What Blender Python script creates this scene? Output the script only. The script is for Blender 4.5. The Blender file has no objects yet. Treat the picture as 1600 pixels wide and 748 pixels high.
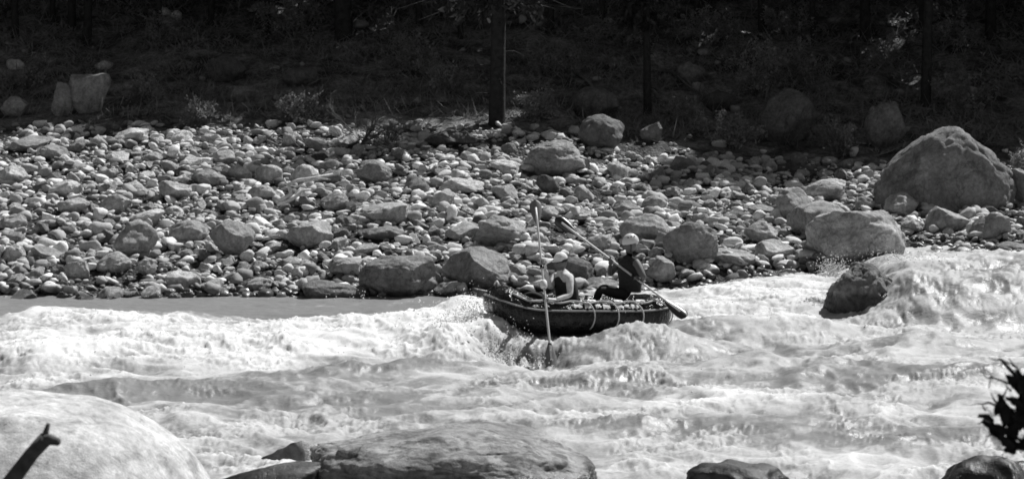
import bpy, bmesh, math, random
import numpy as np
from mathutils import Vector, Matrix

SC = bpy.context.scene
COL = SC.collection
R = math.radians
# ------------------------------------------------------------------ camera
F, HC, YH = 2986.0, 3.75, 120.0        # focal length in px of the 1600 px frame, eye height over the river, horizon row
cam_d = bpy.data.cameras.new('camera'); cam = bpy.data.objects.new('camera', cam_d); COL.objects.link(cam)
cam.location = (0, 0, HC); cam.rotation_euler = (R(90), 0, 0)
cam_d.sensor_width = 36; cam_d.lens = F/1600*36; cam_d.shift_y = -(374-YH)/1600
cam_d.clip_end = 600
cam_d.dof.use_dof = True; cam_d.dof.focus_distance = 29; cam_d.dof.aperture_fstop = 4.0
SC.camera = cam
# ------------------------------------------------------------------ light (a black and white photograph: neutral light)
SUN = Vector((0.42, 0.47, 0.775)).normalized()
w = bpy.data.worlds.new('World'); SC.world = w; w.use_nodes = True
nt = w.node_tree; nt.nodes.clear()
sky = nt.nodes.new('ShaderNodeTexSky'); sky.sky_type = 'NISHITA'; sky.sun_disc = False
sky.sun_elevation = math.asin(SUN.z); sky.sun_rotation = math.atan2(SUN.x, SUN.y)
bw = nt.nodes.new('ShaderNodeRGBToBW'); bg = nt.nodes.new('ShaderNodeBackground'); wo = nt.nodes.new('ShaderNodeOutputWorld')
bg.inputs[1].default_value = 0.05
nt.links.new(sky.outputs[0], bw.inputs[0]); nt.links.new(bw.outputs[0], bg.inputs[0]); nt.links.new(bg.outputs[0], wo.inputs[0])
sl = bpy.data.lights.new('sun', 'SUN'); sl.energy = 5.0; sl.angle = R(0.5); sl.color = (1, 1, 1)
so = bpy.data.objects.new('sun', sl); COL.objects.link(so); so.rotation_euler = SUN.to_track_quat('Z', 'Y').to_euler(); so.location = (20, 20, 40)
vs = SC.view_settings; vs.view_transform = 'Standard'; vs.look = 'None'; vs.exposure = 0.15; vs.gamma = 1; vs.use_curve_mapping = False
SC.cycles.filter_width = 1.7; SC.cycles.diffuse_bounces = 1

rng = np.random.default_rng(11); random.seed(11)

# ------------------------------------------------------------------ maths helpers
def P(px, py, d): return Vector(((px-800)/F*d, d, HC-(py-YH)/F*d))
_perm = np.random.default_rng(5).permutation(256); _perm = np.concatenate([_perm, _perm, _perm]).astype(np.int64)
_g = np.random.default_rng(6).normal(size=(256, 3)); _g /= np.linalg.norm(_g, axis=1)[:, None]
def noise(x, y, z):
    x, y, z = np.broadcast_arrays(np.asarray(x, float), np.asarray(y, float), np.asarray(z, float))
    xi = np.floor(x).astype(np.int64); yi = np.floor(y).astype(np.int64); zi = np.floor(z).astype(np.int64)
    xf, yf, zf = x-xi, y-yi, z-zi
    u, v, t = [a*a*a*(a*(a*6-15)+10) for a in (xf, yf, zf)]
    def g(i, j, k):
        h = _perm[_perm[_perm[(xi+i) & 255]+((yi+j) & 255)]+((zi+k) & 255)]
        q = _g[h]
        return q[..., 0]*(xf-i)+q[..., 1]*(yf-j)+q[..., 2]*(zf-k)
    l = lambda a, b, s: a+(b-a)*s
    return 1.5*l(l(l(g(0,0,0), g(1,0,0), u), l(g(0,1,0), g(1,1,0), u), v), l(l(g(0,0,1), g(1,0,1), u), l(g(0,1,1), g(1,1,1), u), v), t)
def fbm(x, y, z, o=4, rough=0.5):
    s = 0; a = 1
    for i in range(o):
        s = s+a*noise(x*2**i+7.3*i, y*2**i-3.1*i, z*2**i+1.7*i); a *= rough
    return s
def sstep(a, b, x): t = np.clip((x-a)/(b-a), 0, 1); return t*t*(3-2*t)

# ------------------------------------------------------------------ ground profile
LD = [-400, -60, -10, 0, 8, 11.5, 13, 15, 29, 33, 36, 40, 44, 48, 52, 56, 60, 75, 110, 500]
LZ = [9, 5, 2.9, 2.1, 0.8, 0.25, -0.35, -0.9, -1.0, -0.08, 0.53, 1.10, 1.66, 2.25, 3.23, 4.31, 5.66, 11.0, 21, 34]
RD = [-400, -60, -10, 0, 8, 11.5, 13, 15, 29, 33, 35, 38, 41, 44, 47, 51, 55, 60, 75, 110, 500]
RZ = [9, 5, 2.9, 2.1, 0.8, 0.25, -0.35, -0.9, -1.0, -0.3, 0.30, 0.63, 0.935, 1.24, 1.58, 2.55, 3.93, 5.76, 11.2, 21, 34]
def terr(x, d):
    x = np.asarray(x, float); d = np.asarray(d, float)
    k = sstep(-1.5, 7.0, x)
    z = np.interp(d, LD, LZ)*(1-k)+np.interp(d, RD, RZ)*k
    bar = sstep(31, 35, d)
    z = z+bar*(0.13*noise(x*0.45, d*0.45, 3.1)+0.10*noise(x*1.2, d*1.2, 8.7))
    z = z+sstep(48, 53, d)*(0.30*noise(x*0.35, d*0.35, 1.2)+0.10*noise(x*1.1, d*1.1, 4.4))
    return z
def hit(px, py):
    ds = np.arange(31, 75, 0.05); xs = (px-800)/F*ds; zs = HC-(py-YH)/F*ds
    t = terr(xs, ds); i = np.argmax(t >= zs)
    return Vector((xs[i], ds[i], t[i]))

# ------------------------------------------------------------------ mesh helpers
def set_props(o, label=None, cat=None, group=None, kind=None):
    if label: o['label'] = label
    if cat: o['category'] = cat
    if group: o['group'] = group
    if kind: o['kind'] = kind
    return o
def link(name, me, mat=None, parent=None, smooth=True):
    o = bpy.data.objects.new(name, me); COL.objects.link(o)
    if mat is not None and me is not None and len(me.materials) == 0: me.materials.append(mat)
    if smooth and me is not None: me.shade_smooth()
    if parent is not None: o.parent = parent
    return o
def mesh_np(name, v, f):
    """v (n,3), f (m,k) with one k for all faces"""
    me = bpy.data.meshes.new(name); v = np.asarray(v, np.float32); f = np.asarray(f, np.int32)
    me.vertices.add(len(v)); me.vertices.foreach_set('co', v.ravel())
    me.loops.add(f.size); me.loops.foreach_set('vertex_index', f.ravel())
    me.polygons.add(len(f)); me.polygons.foreach_set('loop_start', np.arange(0, f.size, f.shape[1], dtype=np.int32))
    me.update(calc_edges=True)
    return me
def fattr(me, name, vals):
    a = me.attributes.new(name, 'FLOAT', 'POINT'); a.data.foreach_set('value', np.asarray(vals, np.float32))
class MB:
    """collects tubes / quads into one mesh"""
    def __init__(s): s.v = []; s.f = []
    def tube(s, pts, rad, n=8, closed=False, cap=True):
        pts = [Vector(p) for p in pts]; m = len(pts)
        if not hasattr(rad, '__len__'): rad = [rad]*m
        base = len(s.v); prev = None
        for i, p in enumerate(pts):
            if closed: t = pts[(i+1) % m]-pts[i-1]
            else: t = pts[min(i+1, m-1)]-pts[max(i-1, 0)]
            t.normalize()
            if prev is None:
                u = t.cross(Vector((0, 0, 1)));
                if u.length < 1e-3: u = t.cross(Vector((1, 0, 0)))
            else: u = prev-t*prev.dot(t)
            u.normalize(); prev = u; b = t.cross(u)
            for j in range(n):
                a = 2*math.pi*j/n
                s.v.append(p+(u*math.cos(a)+b*math.sin(a))*rad[i])
        for i in range(m if closed else m-1):
            i2 = (i+1) % m
            for j in range(n):
                j2 = (j+1) % n
                s.f.append((base+i*n+j, base+i*n+j2, base+i2*n+j2, base+i2*n+j))
        if cap and not closed:
            s.f.append(tuple(base+j for j in reversed(range(n)))); s.f.append(tuple(base+(m-1)*n+j for j in range(n)))
        return s
    def poly(s, pts):
        b = len(s.v); s.v += [Vector(p) for p in pts]; s.f.append(tuple(range(b, b+len(pts)))); return s
    def build(s, name, mat, parent=None, smooth=True):
        me = bpy.data.meshes.new(name); me.from_pydata([tuple(v) for v in s.v], [], s.f); me.update()
        return link(name, me, mat, parent, smooth)
_ico = {}
def ico(n):
    if n not in _ico:
        bm = bmesh.new(); bmesh.ops.create_icosphere(bm, subdivisions=n, radius=1)
        _ico[n] = (np.array([v.co[:] for v in bm.verts]), np.array([[v.index for v in f.verts] for f in bm.faces])); bm.free()
    return _ico[n]
def rock_np(seed, sub, facets=9, lump=0.16, fine=0.02, lo=0.62):
    """unit boulder: a sphere with flattened faces, lumps and small dents, bounding box -1..1"""
    r = np.random.default_rng(seed); v, f = ico(sub); v = v.copy()
    for k in range(facets):
        n = r.normal(size=3); n /= np.linalg.norm(n); h = r.uniform(lo, 0.93)
        e = v@n-h; v -= np.outer(np.where(e > 0, e*0.95, 0), n)
    o = r.uniform(0, 60, 3)
    q = v*0.9+o
    s = 1+lump*fbm(q[:, 0], q[:, 1], q[:, 2], 3, .5)+.05*noise(v[:, 0]*3+o[0], v[:, 1]*3, v[:, 2]*3)*(lump > .1)
    if fine:
        q2 = v*4+o; s = s+fine*1.3*fbm(q2[:, 0], q2[:, 1], q2[:, 2], 4, .6)-fine*1.6*np.clip(.10-np.abs(noise(v[:, 0]*2.1+o[1], v[:, 1]*2.1, v[:, 2]*2.1)), 0, 1)*8
    v *= s[:, None]
    mn, mx = v.min(0), v.max(0); v = (v-(mn+mx)/2)/((mx-mn)/2)
    return v, f

# ------------------------------------------------------------------ material helpers
class NT:
    def __init__(s, name):
        s.m = bpy.data.materials.new(name); s.m.use_nodes = True; s.t = s.m.node_tree; s.t.nodes.clear()
        s.out = s.n('ShaderNodeOutputMaterial'); s.c = None
    def n(s, typ, **k):
        n = s.t.nodes.new(typ)
        for a, b in k.items(): setattr(n, a, b)
        return n
    def l(s, a, b): s.t.links.new(a, b)
    def inp(s, sock, v):
        if isinstance(v, bpy.types.NodeSocket): s.l(v, sock)
        else: sock.default_value = v
    def math(s, op, a, b=0.0, c=None, clamp=False):
        n = s.n('ShaderNodeMath', operation=op, use_clamp=clamp); s.inp(n.inputs[0], a); s.inp(n.inputs[1], b)
        if c is not None: s.inp(n.inputs[2], c)
        return n.outputs[0]
    def ramp(s, x, a, b, lo=0.0, hi=1.0, smooth=True):
        n = s.n('ShaderNodeMapRange', interpolation_type='SMOOTHSTEP' if smooth else 'LINEAR')
        s.inp(n.inputs[0], x); n.inputs[1].default_value = a; n.inputs[2].default_value = b; n.inputs[3].default_value = lo; n.inputs[4].default_value = hi
        return n.outputs[0]
    def coord(s, which='Object', scale=(1, 1, 1)):
        tc = s.n('ShaderNodeTexCoord'); mp = s.n('ShaderNodeMapping'); mp.inputs['Scale'].default_value = scale
        s.l(tc.outputs[which], mp.inputs[0]); return mp.outputs[0]
    def noise(s, co, scale, detail=4, rough=0.55, dist=0.0):
        n = s.n('ShaderNodeTexNoise'); n.inputs['Scale'].default_value = scale; n.inputs['Detail'].default_value = detail
        n.inputs['Roughness'].default_value = rough; n.inputs['Distortion'].default_value = dist; s.l(co, n.inputs['Vector']); return n.outputs[0]
    def voro(s, co, scale, feat='F1', out=0):
        n = s.n('ShaderNodeTexVoronoi', feature=feat); n.inputs['Scale'].default_value = scale; s.l(co, n.inputs['Vector']); return n.outputs[out]
    def attr(s, name): n = s.n('ShaderNodeAttribute', attribute_name=name); return n.outputs['Fac']
    def grey(s, v):
        n = s.n('ShaderNodeCombineColor'); [s.l(v, n.inputs[i]) for i in range(3)]; return n.outputs[0]
    def mix(s, f, a, b):
        n = s.n('ShaderNodeMix', data_type='FLOAT'); s.inp(n.inputs[0], f); s.inp(n.inputs[2], a); s.inp(n.inputs[3], b); return n.outputs[0]
    def bump(s, h, strength, dist, nrm=None):
        n = s.n('ShaderNodeBump'); n.inputs['Strength'].default_value = strength; n.inputs['Distance'].default_value = dist; s.l(h, n.inputs['Height'])
        if nrm is not None: s.l(nrm, n.inputs['Normal'])
        return n.outputs[0]
    def bsdf(s, val, rough=0.8, spec=0.3, nrm=None):
        n = s.n('ShaderNodeBsdfPrincipled')
        if isinstance(val, (int, float)): n.inputs['Base Color'].default_value = (val, val, val, 1)
        else: s.l(s.grey(val), n.inputs['Base Color'])
        s.inp(n.inputs['Roughness'], rough); n.inputs['Specular IOR Level'].default_value = spec
        if nrm is not None: s.l(nrm, n.inputs['Normal'])
        return n.outputs[0]
    def done(s, sh): s.l(sh, s.out.inputs[0]); return s.m
def simple(name, val, rough=0.7, spec=0.3, var=0.25, scale=12, bump=0.004):
    t = NT(name); co = t.coord(); nz = t.noise(co, scale, 5)
    v = t.math('MULTIPLY', t.ramp(nz, .25, .75, 1-var, 1+var, False), val)
    return t.done(t.bsdf(v, rough, spec, t.bump(nz, .6, bump)))

# boulders: tone from the object's colour, mottling, speckle, lichen blotches, a wet dark band near the river
def rock_material(name, speck=1.0, wet=True, w0=.0, w1=.10, bd=.05, dirt=0.0, cr=.6):
    t = NT(name); oi = t.n('ShaderNodeObjectInfo'); sep = t.n('ShaderNodeSeparateColor'); t.l(oi.outputs['Color'], sep.inputs[0])
    tone = sep.outputs[0]
    co = t.coord('Object'); n1 = t.noise(co, 2.2, 6, .6); n2 = t.noise(co, 14, 6, .65); n3 = t.noise(co, 70, 3, .6)
    v = t.math('MULTIPLY', tone, t.ramp(n1, .3, .7, .6, 1.35, False))
    v = t.math('MULTIPLY', v, t.ramp(n2, .3, .72, .64, 1.3, False))
    v = t.math('MULTIPLY', v, t.ramp(n3, .35, .65, 1-.22*speck, 1+.2*speck, False))
    lich = t.math('MULTIPLY', t.ramp(t.noise(co, 5.5, 5, .7, .6), .60, .68, 1, .62), t.ramp(t.noise(t.coord('Object', (1.2, 1.2, .5)), 1.9, 6, .7, 1.2), .5, .66, 1, .62))
    ed = t.n('ShaderNodeTexVoronoi', feature='DISTANCE_TO_EDGE'); ed.inputs['Scale'].default_value = .8
    wp = t.n('ShaderNodeVectorMath', operation='ADD'); t.l(co, wp.inputs[0]); nn = t.n('ShaderNodeTexNoise'); nn.inputs['Scale'].default_value = 2.5; nn.inputs['Detail'].default_value = 5; t.l(co, nn.inputs['Vector']); t.l(nn.outputs['Color'], wp.inputs[1]); t.l(wp.outputs[0], ed.inputs['Vector'])
    crack = t.ramp(ed.outputs[0], .0, .014, cr, 1); lich = t.math('MULTIPLY', lich, crack)
    v = t.math('MULTIPLY', v, lich)
    rough = .82
    if wet:
        g = t.n('ShaderNodeNewGeometry'); sx = t.n('ShaderNodeSeparateXYZ'); t.l(g.outputs['Position'], sx.inputs[0])
        lvl = t.ramp(sx.outputs[0], 1.0, 8.5, 0.0, .55)
        h = t.math('SUBTRACT', sx.outputs[2], lvl); h = t.math('ADD', h, t.math('MULTIPLY', t.math('SUBTRACT', n1, .5), .3))
        wv = t.ramp(h, w0, w1, 1, 0)
        v = t.math('MULTIPLY', v, t.mix(wv, 1.0, .38)); rough = t.mix(wv, .85, .28)
    hh = t.math('ADD', t.math('MULTIPLY', n2, .7), t.math('MULTIPLY', n3, .3))
    nr = t.bump(hh, .95, bd)
    if dirt: v = t.math('MULTIPLY', v, t.ramp(t.noise(t.coord('Object', (1, 1, 2.5)), 2.3, 7, .7, 1.5), .48, .60, 1, 1-dirt))
    return t.done(t.bsdf(v, rough, .3, nr))
M_ROCK = rock_material('boulder_stone')
M_PALE = rock_material('pale_granite', .4, False, bd=.014, dirt=.14, cr=1.0)
M_FORE = rock_material('river_slab_stone', .5, True, .16, .34, .018, .5, .75)

# ------------------------------------------------------------------ the ground sheet
def grid(xs, ds):
    X, D = np.meshgrid(xs, ds); nx, nd = len(xs), len(ds)
    i = np.arange(nd-1)[:, None]*nx+np.arange(nx-1)[None, :]
    f = np.stack([i, i+1, i+nx+1, i+nx], -1).reshape(-1, 4)
    return X, D, f
xs = np.concatenate([np.linspace(-300, -18, 24)[:-1], np.linspace(-18, 18, 300), np.linspace(18, 300, 24)[1:]])
ds = np.concatenate([np.linspace(-300, -5, 16)[:-1], np.linspace(-5, 30, 70)[:-1], np.linspace(30, 66, 300), np.linspace(66, 480, 60)[1:]])
X, D, f = grid(xs, ds); Z = terr(X, D)
me = mesh_np('ground', np.stack([X, D, Z], -1).reshape(-1, 3), f)
edge = 48.3-2.0*sstep(0, 8, X)+1.2*noise(X*.4, D*.1, 2.2)+0.5*noise(X*1.5, D*1.5, 5.2)
fattr(me, 'soil', sstep(-.9, 1.0, D-edge).ravel())
t = NT('ground_gravel_and_forest_soil'); co = t.coord('Object')
vo = t.n('ShaderNodeTexVoronoi'); vo.inputs['Scale'].default_value = 16; t.l(co, vo.inputs['Vector'])
cs = t.n('ShaderNodeSeparateColor'); t.l(vo.outputs['Color'], cs.inputs[0])
gv = t.math('MULTIPLY', t.ramp(cs.outputs[0], 0, 1, .03, .13, False), t.ramp(t.noise(co, 1.5, 4), .3, .7, .7, 1.15))  # gravel coloured dark to deepen the shadow gaps between the stones
sv = t.math('MULTIPLY', t.ramp(t.noise(co, 1.1, 7, .68), .34, .70, .05, .30), t.ramp(t.noise(co, 9, 6, .7), .3, .7, .45, 1.5))
so_ = t.attr('soil')
nr = t.bump(t.math('ADD', t.math('MULTIPLY', vo.outputs['Distance'], t.mix(so_, -1.0, 0)), t.math('MULTIPLY', t.noise(co, 7, 7, .7), t.mix(so_, .3, 1.2))), 1, .07)
link('ground', me, t.done(t.bsdf(t.mix(so_, gv, sv), .95, .1, nr)))
set_props(bpy.data.objects['ground'], kind='structure')

# ------------------------------------------------------------------ the river
def bump2(x, d, x0, d0, sx, sd, a, rot=0.0):
    c, s = math.cos(R(rot)), math.sin(R(rot)); u = (x-x0)*c+(d-d0)*s; v = -(x-x0)*s+(d-d0)*c
    return a*np.exp(-(u/sx)**2-(v/sd)**2)
def wpt(px, py): d = F*HC/(py-YH); return (px-800)/F*d, d
# (px, py, half-width x m, half-depth m, height m, turn deg, foam)
WAVES = [
 (640, 520, 1.9, 1.2, .26, 0, .6), (700, 545, .55, .6, .30, 20, .5), (728, 505, .45, .6, .34, 0, .6),
 (610, 578, 1.2, .35, .16, 14, -.55), (455, 592, 1.1, .4, .10, 8, -.2),
 (1015, 540, .85, .6, .34, -4, -.02), (1090, 520, .7, .6, .16, -10, -.25), (960, 590, .8, .5, .10, 10, -.35), (860, 560, .35, .4, -.10, 0, -.15),
 (790, 548, .55, .55, -.20, 0, -.45), (1185, 470, 1.6, 1.5, .12, 0, .45), (1240, 520, .9, .6, .24, 0, .25),
 (1500, 470, 1.6, .9, .10, 0, -.25), (1430, 545, .9, .45, .18, 6, -.35), (1290, 575, 1.3, .4, .14, 0, -.2), (1130, 570, .7, .4, .12, 0, -.3),
 (1480, 592, 1.8, .45, .18, 0, -.40), (1330, 640, .6, .4, .10, 0, .2), (1000, 665, 2.4, .25, .05, 2, -.5), (1280, 690, 1.0, .25, .06, -4, -.5), (1230, 675, 1.0, .25, .06, -4, -.4),
 (260, 612, 1.7, .5, .14, 6, -.5), (500, 625, 1.2, .5, .10, 0, -.40), (80, 560, 1.1, .8, .20, 0, .35), (350, 540, 3.2, 1.6, .10, 0, .55), (150, 500, 1.6, .9, .10, 0, .35), (60, 497, .6, .5, .12, 0, .3),
 (340, 655, 1.2, .4, .10, 10, -.2), (230, 680, .8, .5, .08, 0, -.25), (700, 620, 1.6, .5, .10, -6, -.2), (820, 655, 1.0, .3, .06, 0, .15),
 (1500, 690, .9, .5, .10, 0, -.2), (300, 628, 4, 1.3, 0, 0, -.22), (250, 700, 4, 1.4, 0, 0, -.12), (1250, 600, 5, 2.6, 0, 0, -.14), (853, 556, .5, .95, -.36, 0, -.12), (765, 532, .4, .4, .22, 0, .5),
]
WAVES = [wpt(a, b)+(c, d, e, r, fo) for a, b, c, d, e, r, fo in WAVES]
def water(x, d, full=True):
    base = -.05+.20*sstep(1.8, 5.2, x)*sstep(28, 33, d)+.62*sstep(5.15, 6.3, x-.10*(d-30)+.25*noise(x*1.1, d*1.1, 71.0))*sstep(28.0, 30.0, d)*(1-.62*sstep(31.0, 34.5, d))
    base = base+.06*sstep(-2, 10, x)
    calm = sstep(29.3, 31.3, d+.35*noise(x*.5, d*.5, 3))*sstep(1.2, -.6, x)          # slack strip along the left shore
    calm = np.maximum(calm, 0.0)
    h = base.copy(); fo = np.zeros_like(x)
    for x0, d0, sx, sd, a, r, f_ in WAVES:
        g = bump2(x, d, x0, d0, sx, sd, 1, r); h = h+a*g; fo = fo+f_*g
    live = 1-.86*calm
    wx = .35*noise(x*.5, d*.5, 9.1); wd = .35*noise(x*.5, d*.5, 19.1)
    n1 = noise(x*.42+wx, d*.75+wd, .5); n2 = noise(x*1.05+wx*2, d*1.5+wd*2, 2.5)
    n3 = 1-2*np.abs(noise(x*1.7+wx*3, d*2.3+wd*3, 4.5)); n4 = 1-2*np.abs(noise(x*3.9+wx*5, d*4.6+wd*4, 6.5))
    n5 = noise(x*2.6+wx*3, d*3.2+wd*3, 5.5)
    sh = live*(.09*n1+.085*n2+.045*n3+.020*n4+.035*n5)
    h = h+sh+calm*(.014*noise(x*2.2, d*6, 81.0)+.008*noise(x*6, d*13, 82.0))
    # foam: crests and boils white, smooth faces and the slack strip grey
    f0 = .41+.36*noise(x*.45+3, d*.8, 11.5)+.26*noise(x*1.1, d*1.9, 12.5)+.14*n3+.10*n4+1.5*sh
    fo = np.clip(f0*live+fo-.7*calm, 0, 1)
    if full:
        pat = sstep(-.25, .45, noise(x*.8, d*.9, 61.5)+.5*noise(x*2.1, d*2.1, 62.5)+.5*(fo-.5)+bump2(x, d, 1.75, 26.7, 1.1, .9, .9)+bump2(x, d, 6.8, 30.5, 1.6, 1.6, .5)+bump2(x, d, -.1, 26.4, .9, 1.1, 1.0))      # broken zones against smooth tongues
        m = live*(.15+.85*pat)*(1+bump2(x, d, -.1, 26.4, .8, 1.0, .8))
        qx, qd = x+.10*noise(x*2.5, d*2.5, 63.1), d+.10*noise(x*2.5, d*2.5, 64.1)
        b1 = (1-np.abs(noise(qx*4.2, qd*4.6, 14.5))*1.6)**2; b2 = (1-np.abs(noise(qx*9.5, qd*9, 15.5))*1.6)**2; b3 = (1-np.abs(noise(qx*20, qd*17, 16.5))*1.6)**2
        h = h+m*(.026*(b1-.5)+.021*(b2-.5)+.017*(b3-.5)+.006*noise(x*42, d*32, 18.2))
        fo = np.clip(fo+m*(.22*(b1-.55)+.16*(b2-.55)+.10*(b3-.55)), 0, 1)
    return h, fo
dv = np.linspace(12.2**.35, 40**.35, 640)**(1/.35)
u = np.concatenate([-(1+np.linspace(1, 0, 36)[:-1]**2*4), np.linspace(-1, 1, 830), 1+np.linspace(0, 1, 36)[1:]**2*4])
U, D = np.meshgrid(u, dv); X = U*(.285*D+.6)
H, FO = water(X, D)
lv = .3+.7*FO
X2 = X+lv*.035*noise(X*6, D*6, 31.5); D2 = D+lv*.05*noise(X*5, D*5, 33.5)
nx = len(u); nd = len(dv); i = np.arange(nd-1)[:, None]*nx+np.arange(nx-1)[None, :]
f = np.stack([i, i+1, i+nx+1, i+nx], -1).reshape(-1, 4)
me = mesh_np('river', np.stack([X2, D2, H], -1).reshape(-1, 3), f); fattr(me, 'foam', FO.ravel())
t = NT('white_water'); co = t.coord('Object', (.8, 1, 1.3)); co1 = t.coord('Object')
a = t.attr('foam')
big = t.noise(co, 1.7, 9, .74, 1.6); mid = t.noise(co, 6.5, 8, .72, 1.3); fine = t.noise(co1, 24, 6, .72, .6)
milk = t.ramp(t.math('ADD', a, t.math('MULTIPLY', t.math('SUBTRACT', big, .5), 1.7)), .0, .85)      # milky, air-filled water
lace = t.math('ADD', t.math('MULTIPLY', big, .40), t.math('ADD', t.math('MULTIPLY', mid, .38), t.math('MULTIPLY', fine, .22)))
fm = t.ramp(t.math('ADD', t.math('MULTIPLY', a, .85), t.math('MULTIPLY', t.math('SUBTRACT', lace, .5), 3.5)), .18, .85)   # torn white foam on top
fv = t.math('MULTIPLY', t.ramp(fine, .3, .7, .90, 1.08, False), t.ramp(a, .55, 1.0, .53, .74))
foam = t.bsdf(fv, .9, .05, t.bump(t.math('ADD', fine, mid), .35, .02))
rip = t.noise(t.coord('Object', (.7, 1, 1)), 8, 7, .66, .6)
wat = t.bsdf(t.math('MULTIPLY', t.mix(milk, .24, .45), t.ramp(mid, .3, .7, .93, 1.07, False)), t.mix(milk, .35, .7), .25, t.bump(rip, .45, .04))
mx = t.n('ShaderNodeMixShader'); t.l(fm, mx.inputs[0]); t.l(wat, mx.inputs[1]); t.l(foam, mx.inputs[2])
river = link('river', me, t.done(mx.outputs[0])); set_props(river, kind='structure')
def wz(x, d): return float(water(np.array([x], float), np.array([d], float), False)[0][0])

# ------------------------------------------------------------------ boulders told apart one by one
TAKEN = []
def boulder(px0, px1, py0, py1, tone, label, seed, name='boulder', sub=4, facets=9, lump=.15, lo=.62, depth=.8, mat=None, base=None, bury=.06, tilt=0, fine=.022, group=None, peak=0.0, pinch=1.0):
    """a boulder standing on the ground where its foot is seen; size from its distance"""
    cx = (px0+px1)/2
    b = hit(cx, py1) if base is None else Vector(base)
    d = b.y; wd = (px1-px0)/F*d; ht = (py1-py0)/F*d
    dp = wd*depth; yc = d+dp*.42
    zb = b.z-bury*ht
    # top row is seen on the crown: use the crown's distance
    ztop = HC-(py0-YH)/F*(yc)
    hz = max(ztop-zb, .5*ht)/2
    v, f = rock_np(seed, sub, facets, lump, fine, lo)
    v[:, 2] = np.where(v[:, 2] > 0, v[:, 2]*(1-peak*np.abs(v[:, 0]-.12)**1.3), v[:, 2])
    lowr = np.clip(-v[:, 2], 0, 1)**1.5; v[:, 1] += .30*lowr*pinch; v[:, :2] *= (1-.16*lowr*pinch)[:, None]
    v = v*np.array([wd/2*1.03, dp/2, hz])
    if tilt:
        c, s = math.cos(R(tilt)), math.sin(R(tilt)); v = np.stack([v[:, 0]*c-v[:, 2]*s, v[:, 1], v[:, 0]*s+v[:, 2]*c], 1)
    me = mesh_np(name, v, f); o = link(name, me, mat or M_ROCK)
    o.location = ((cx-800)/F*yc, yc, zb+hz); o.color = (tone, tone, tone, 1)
    set_props(o, label, 'boulder' if name == 'boulder' else 'rock', group)
    TAKEN.append((cx, (py0+py1)/2, (px1-px0)/2, (py1-py0)/2))
    return o
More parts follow.
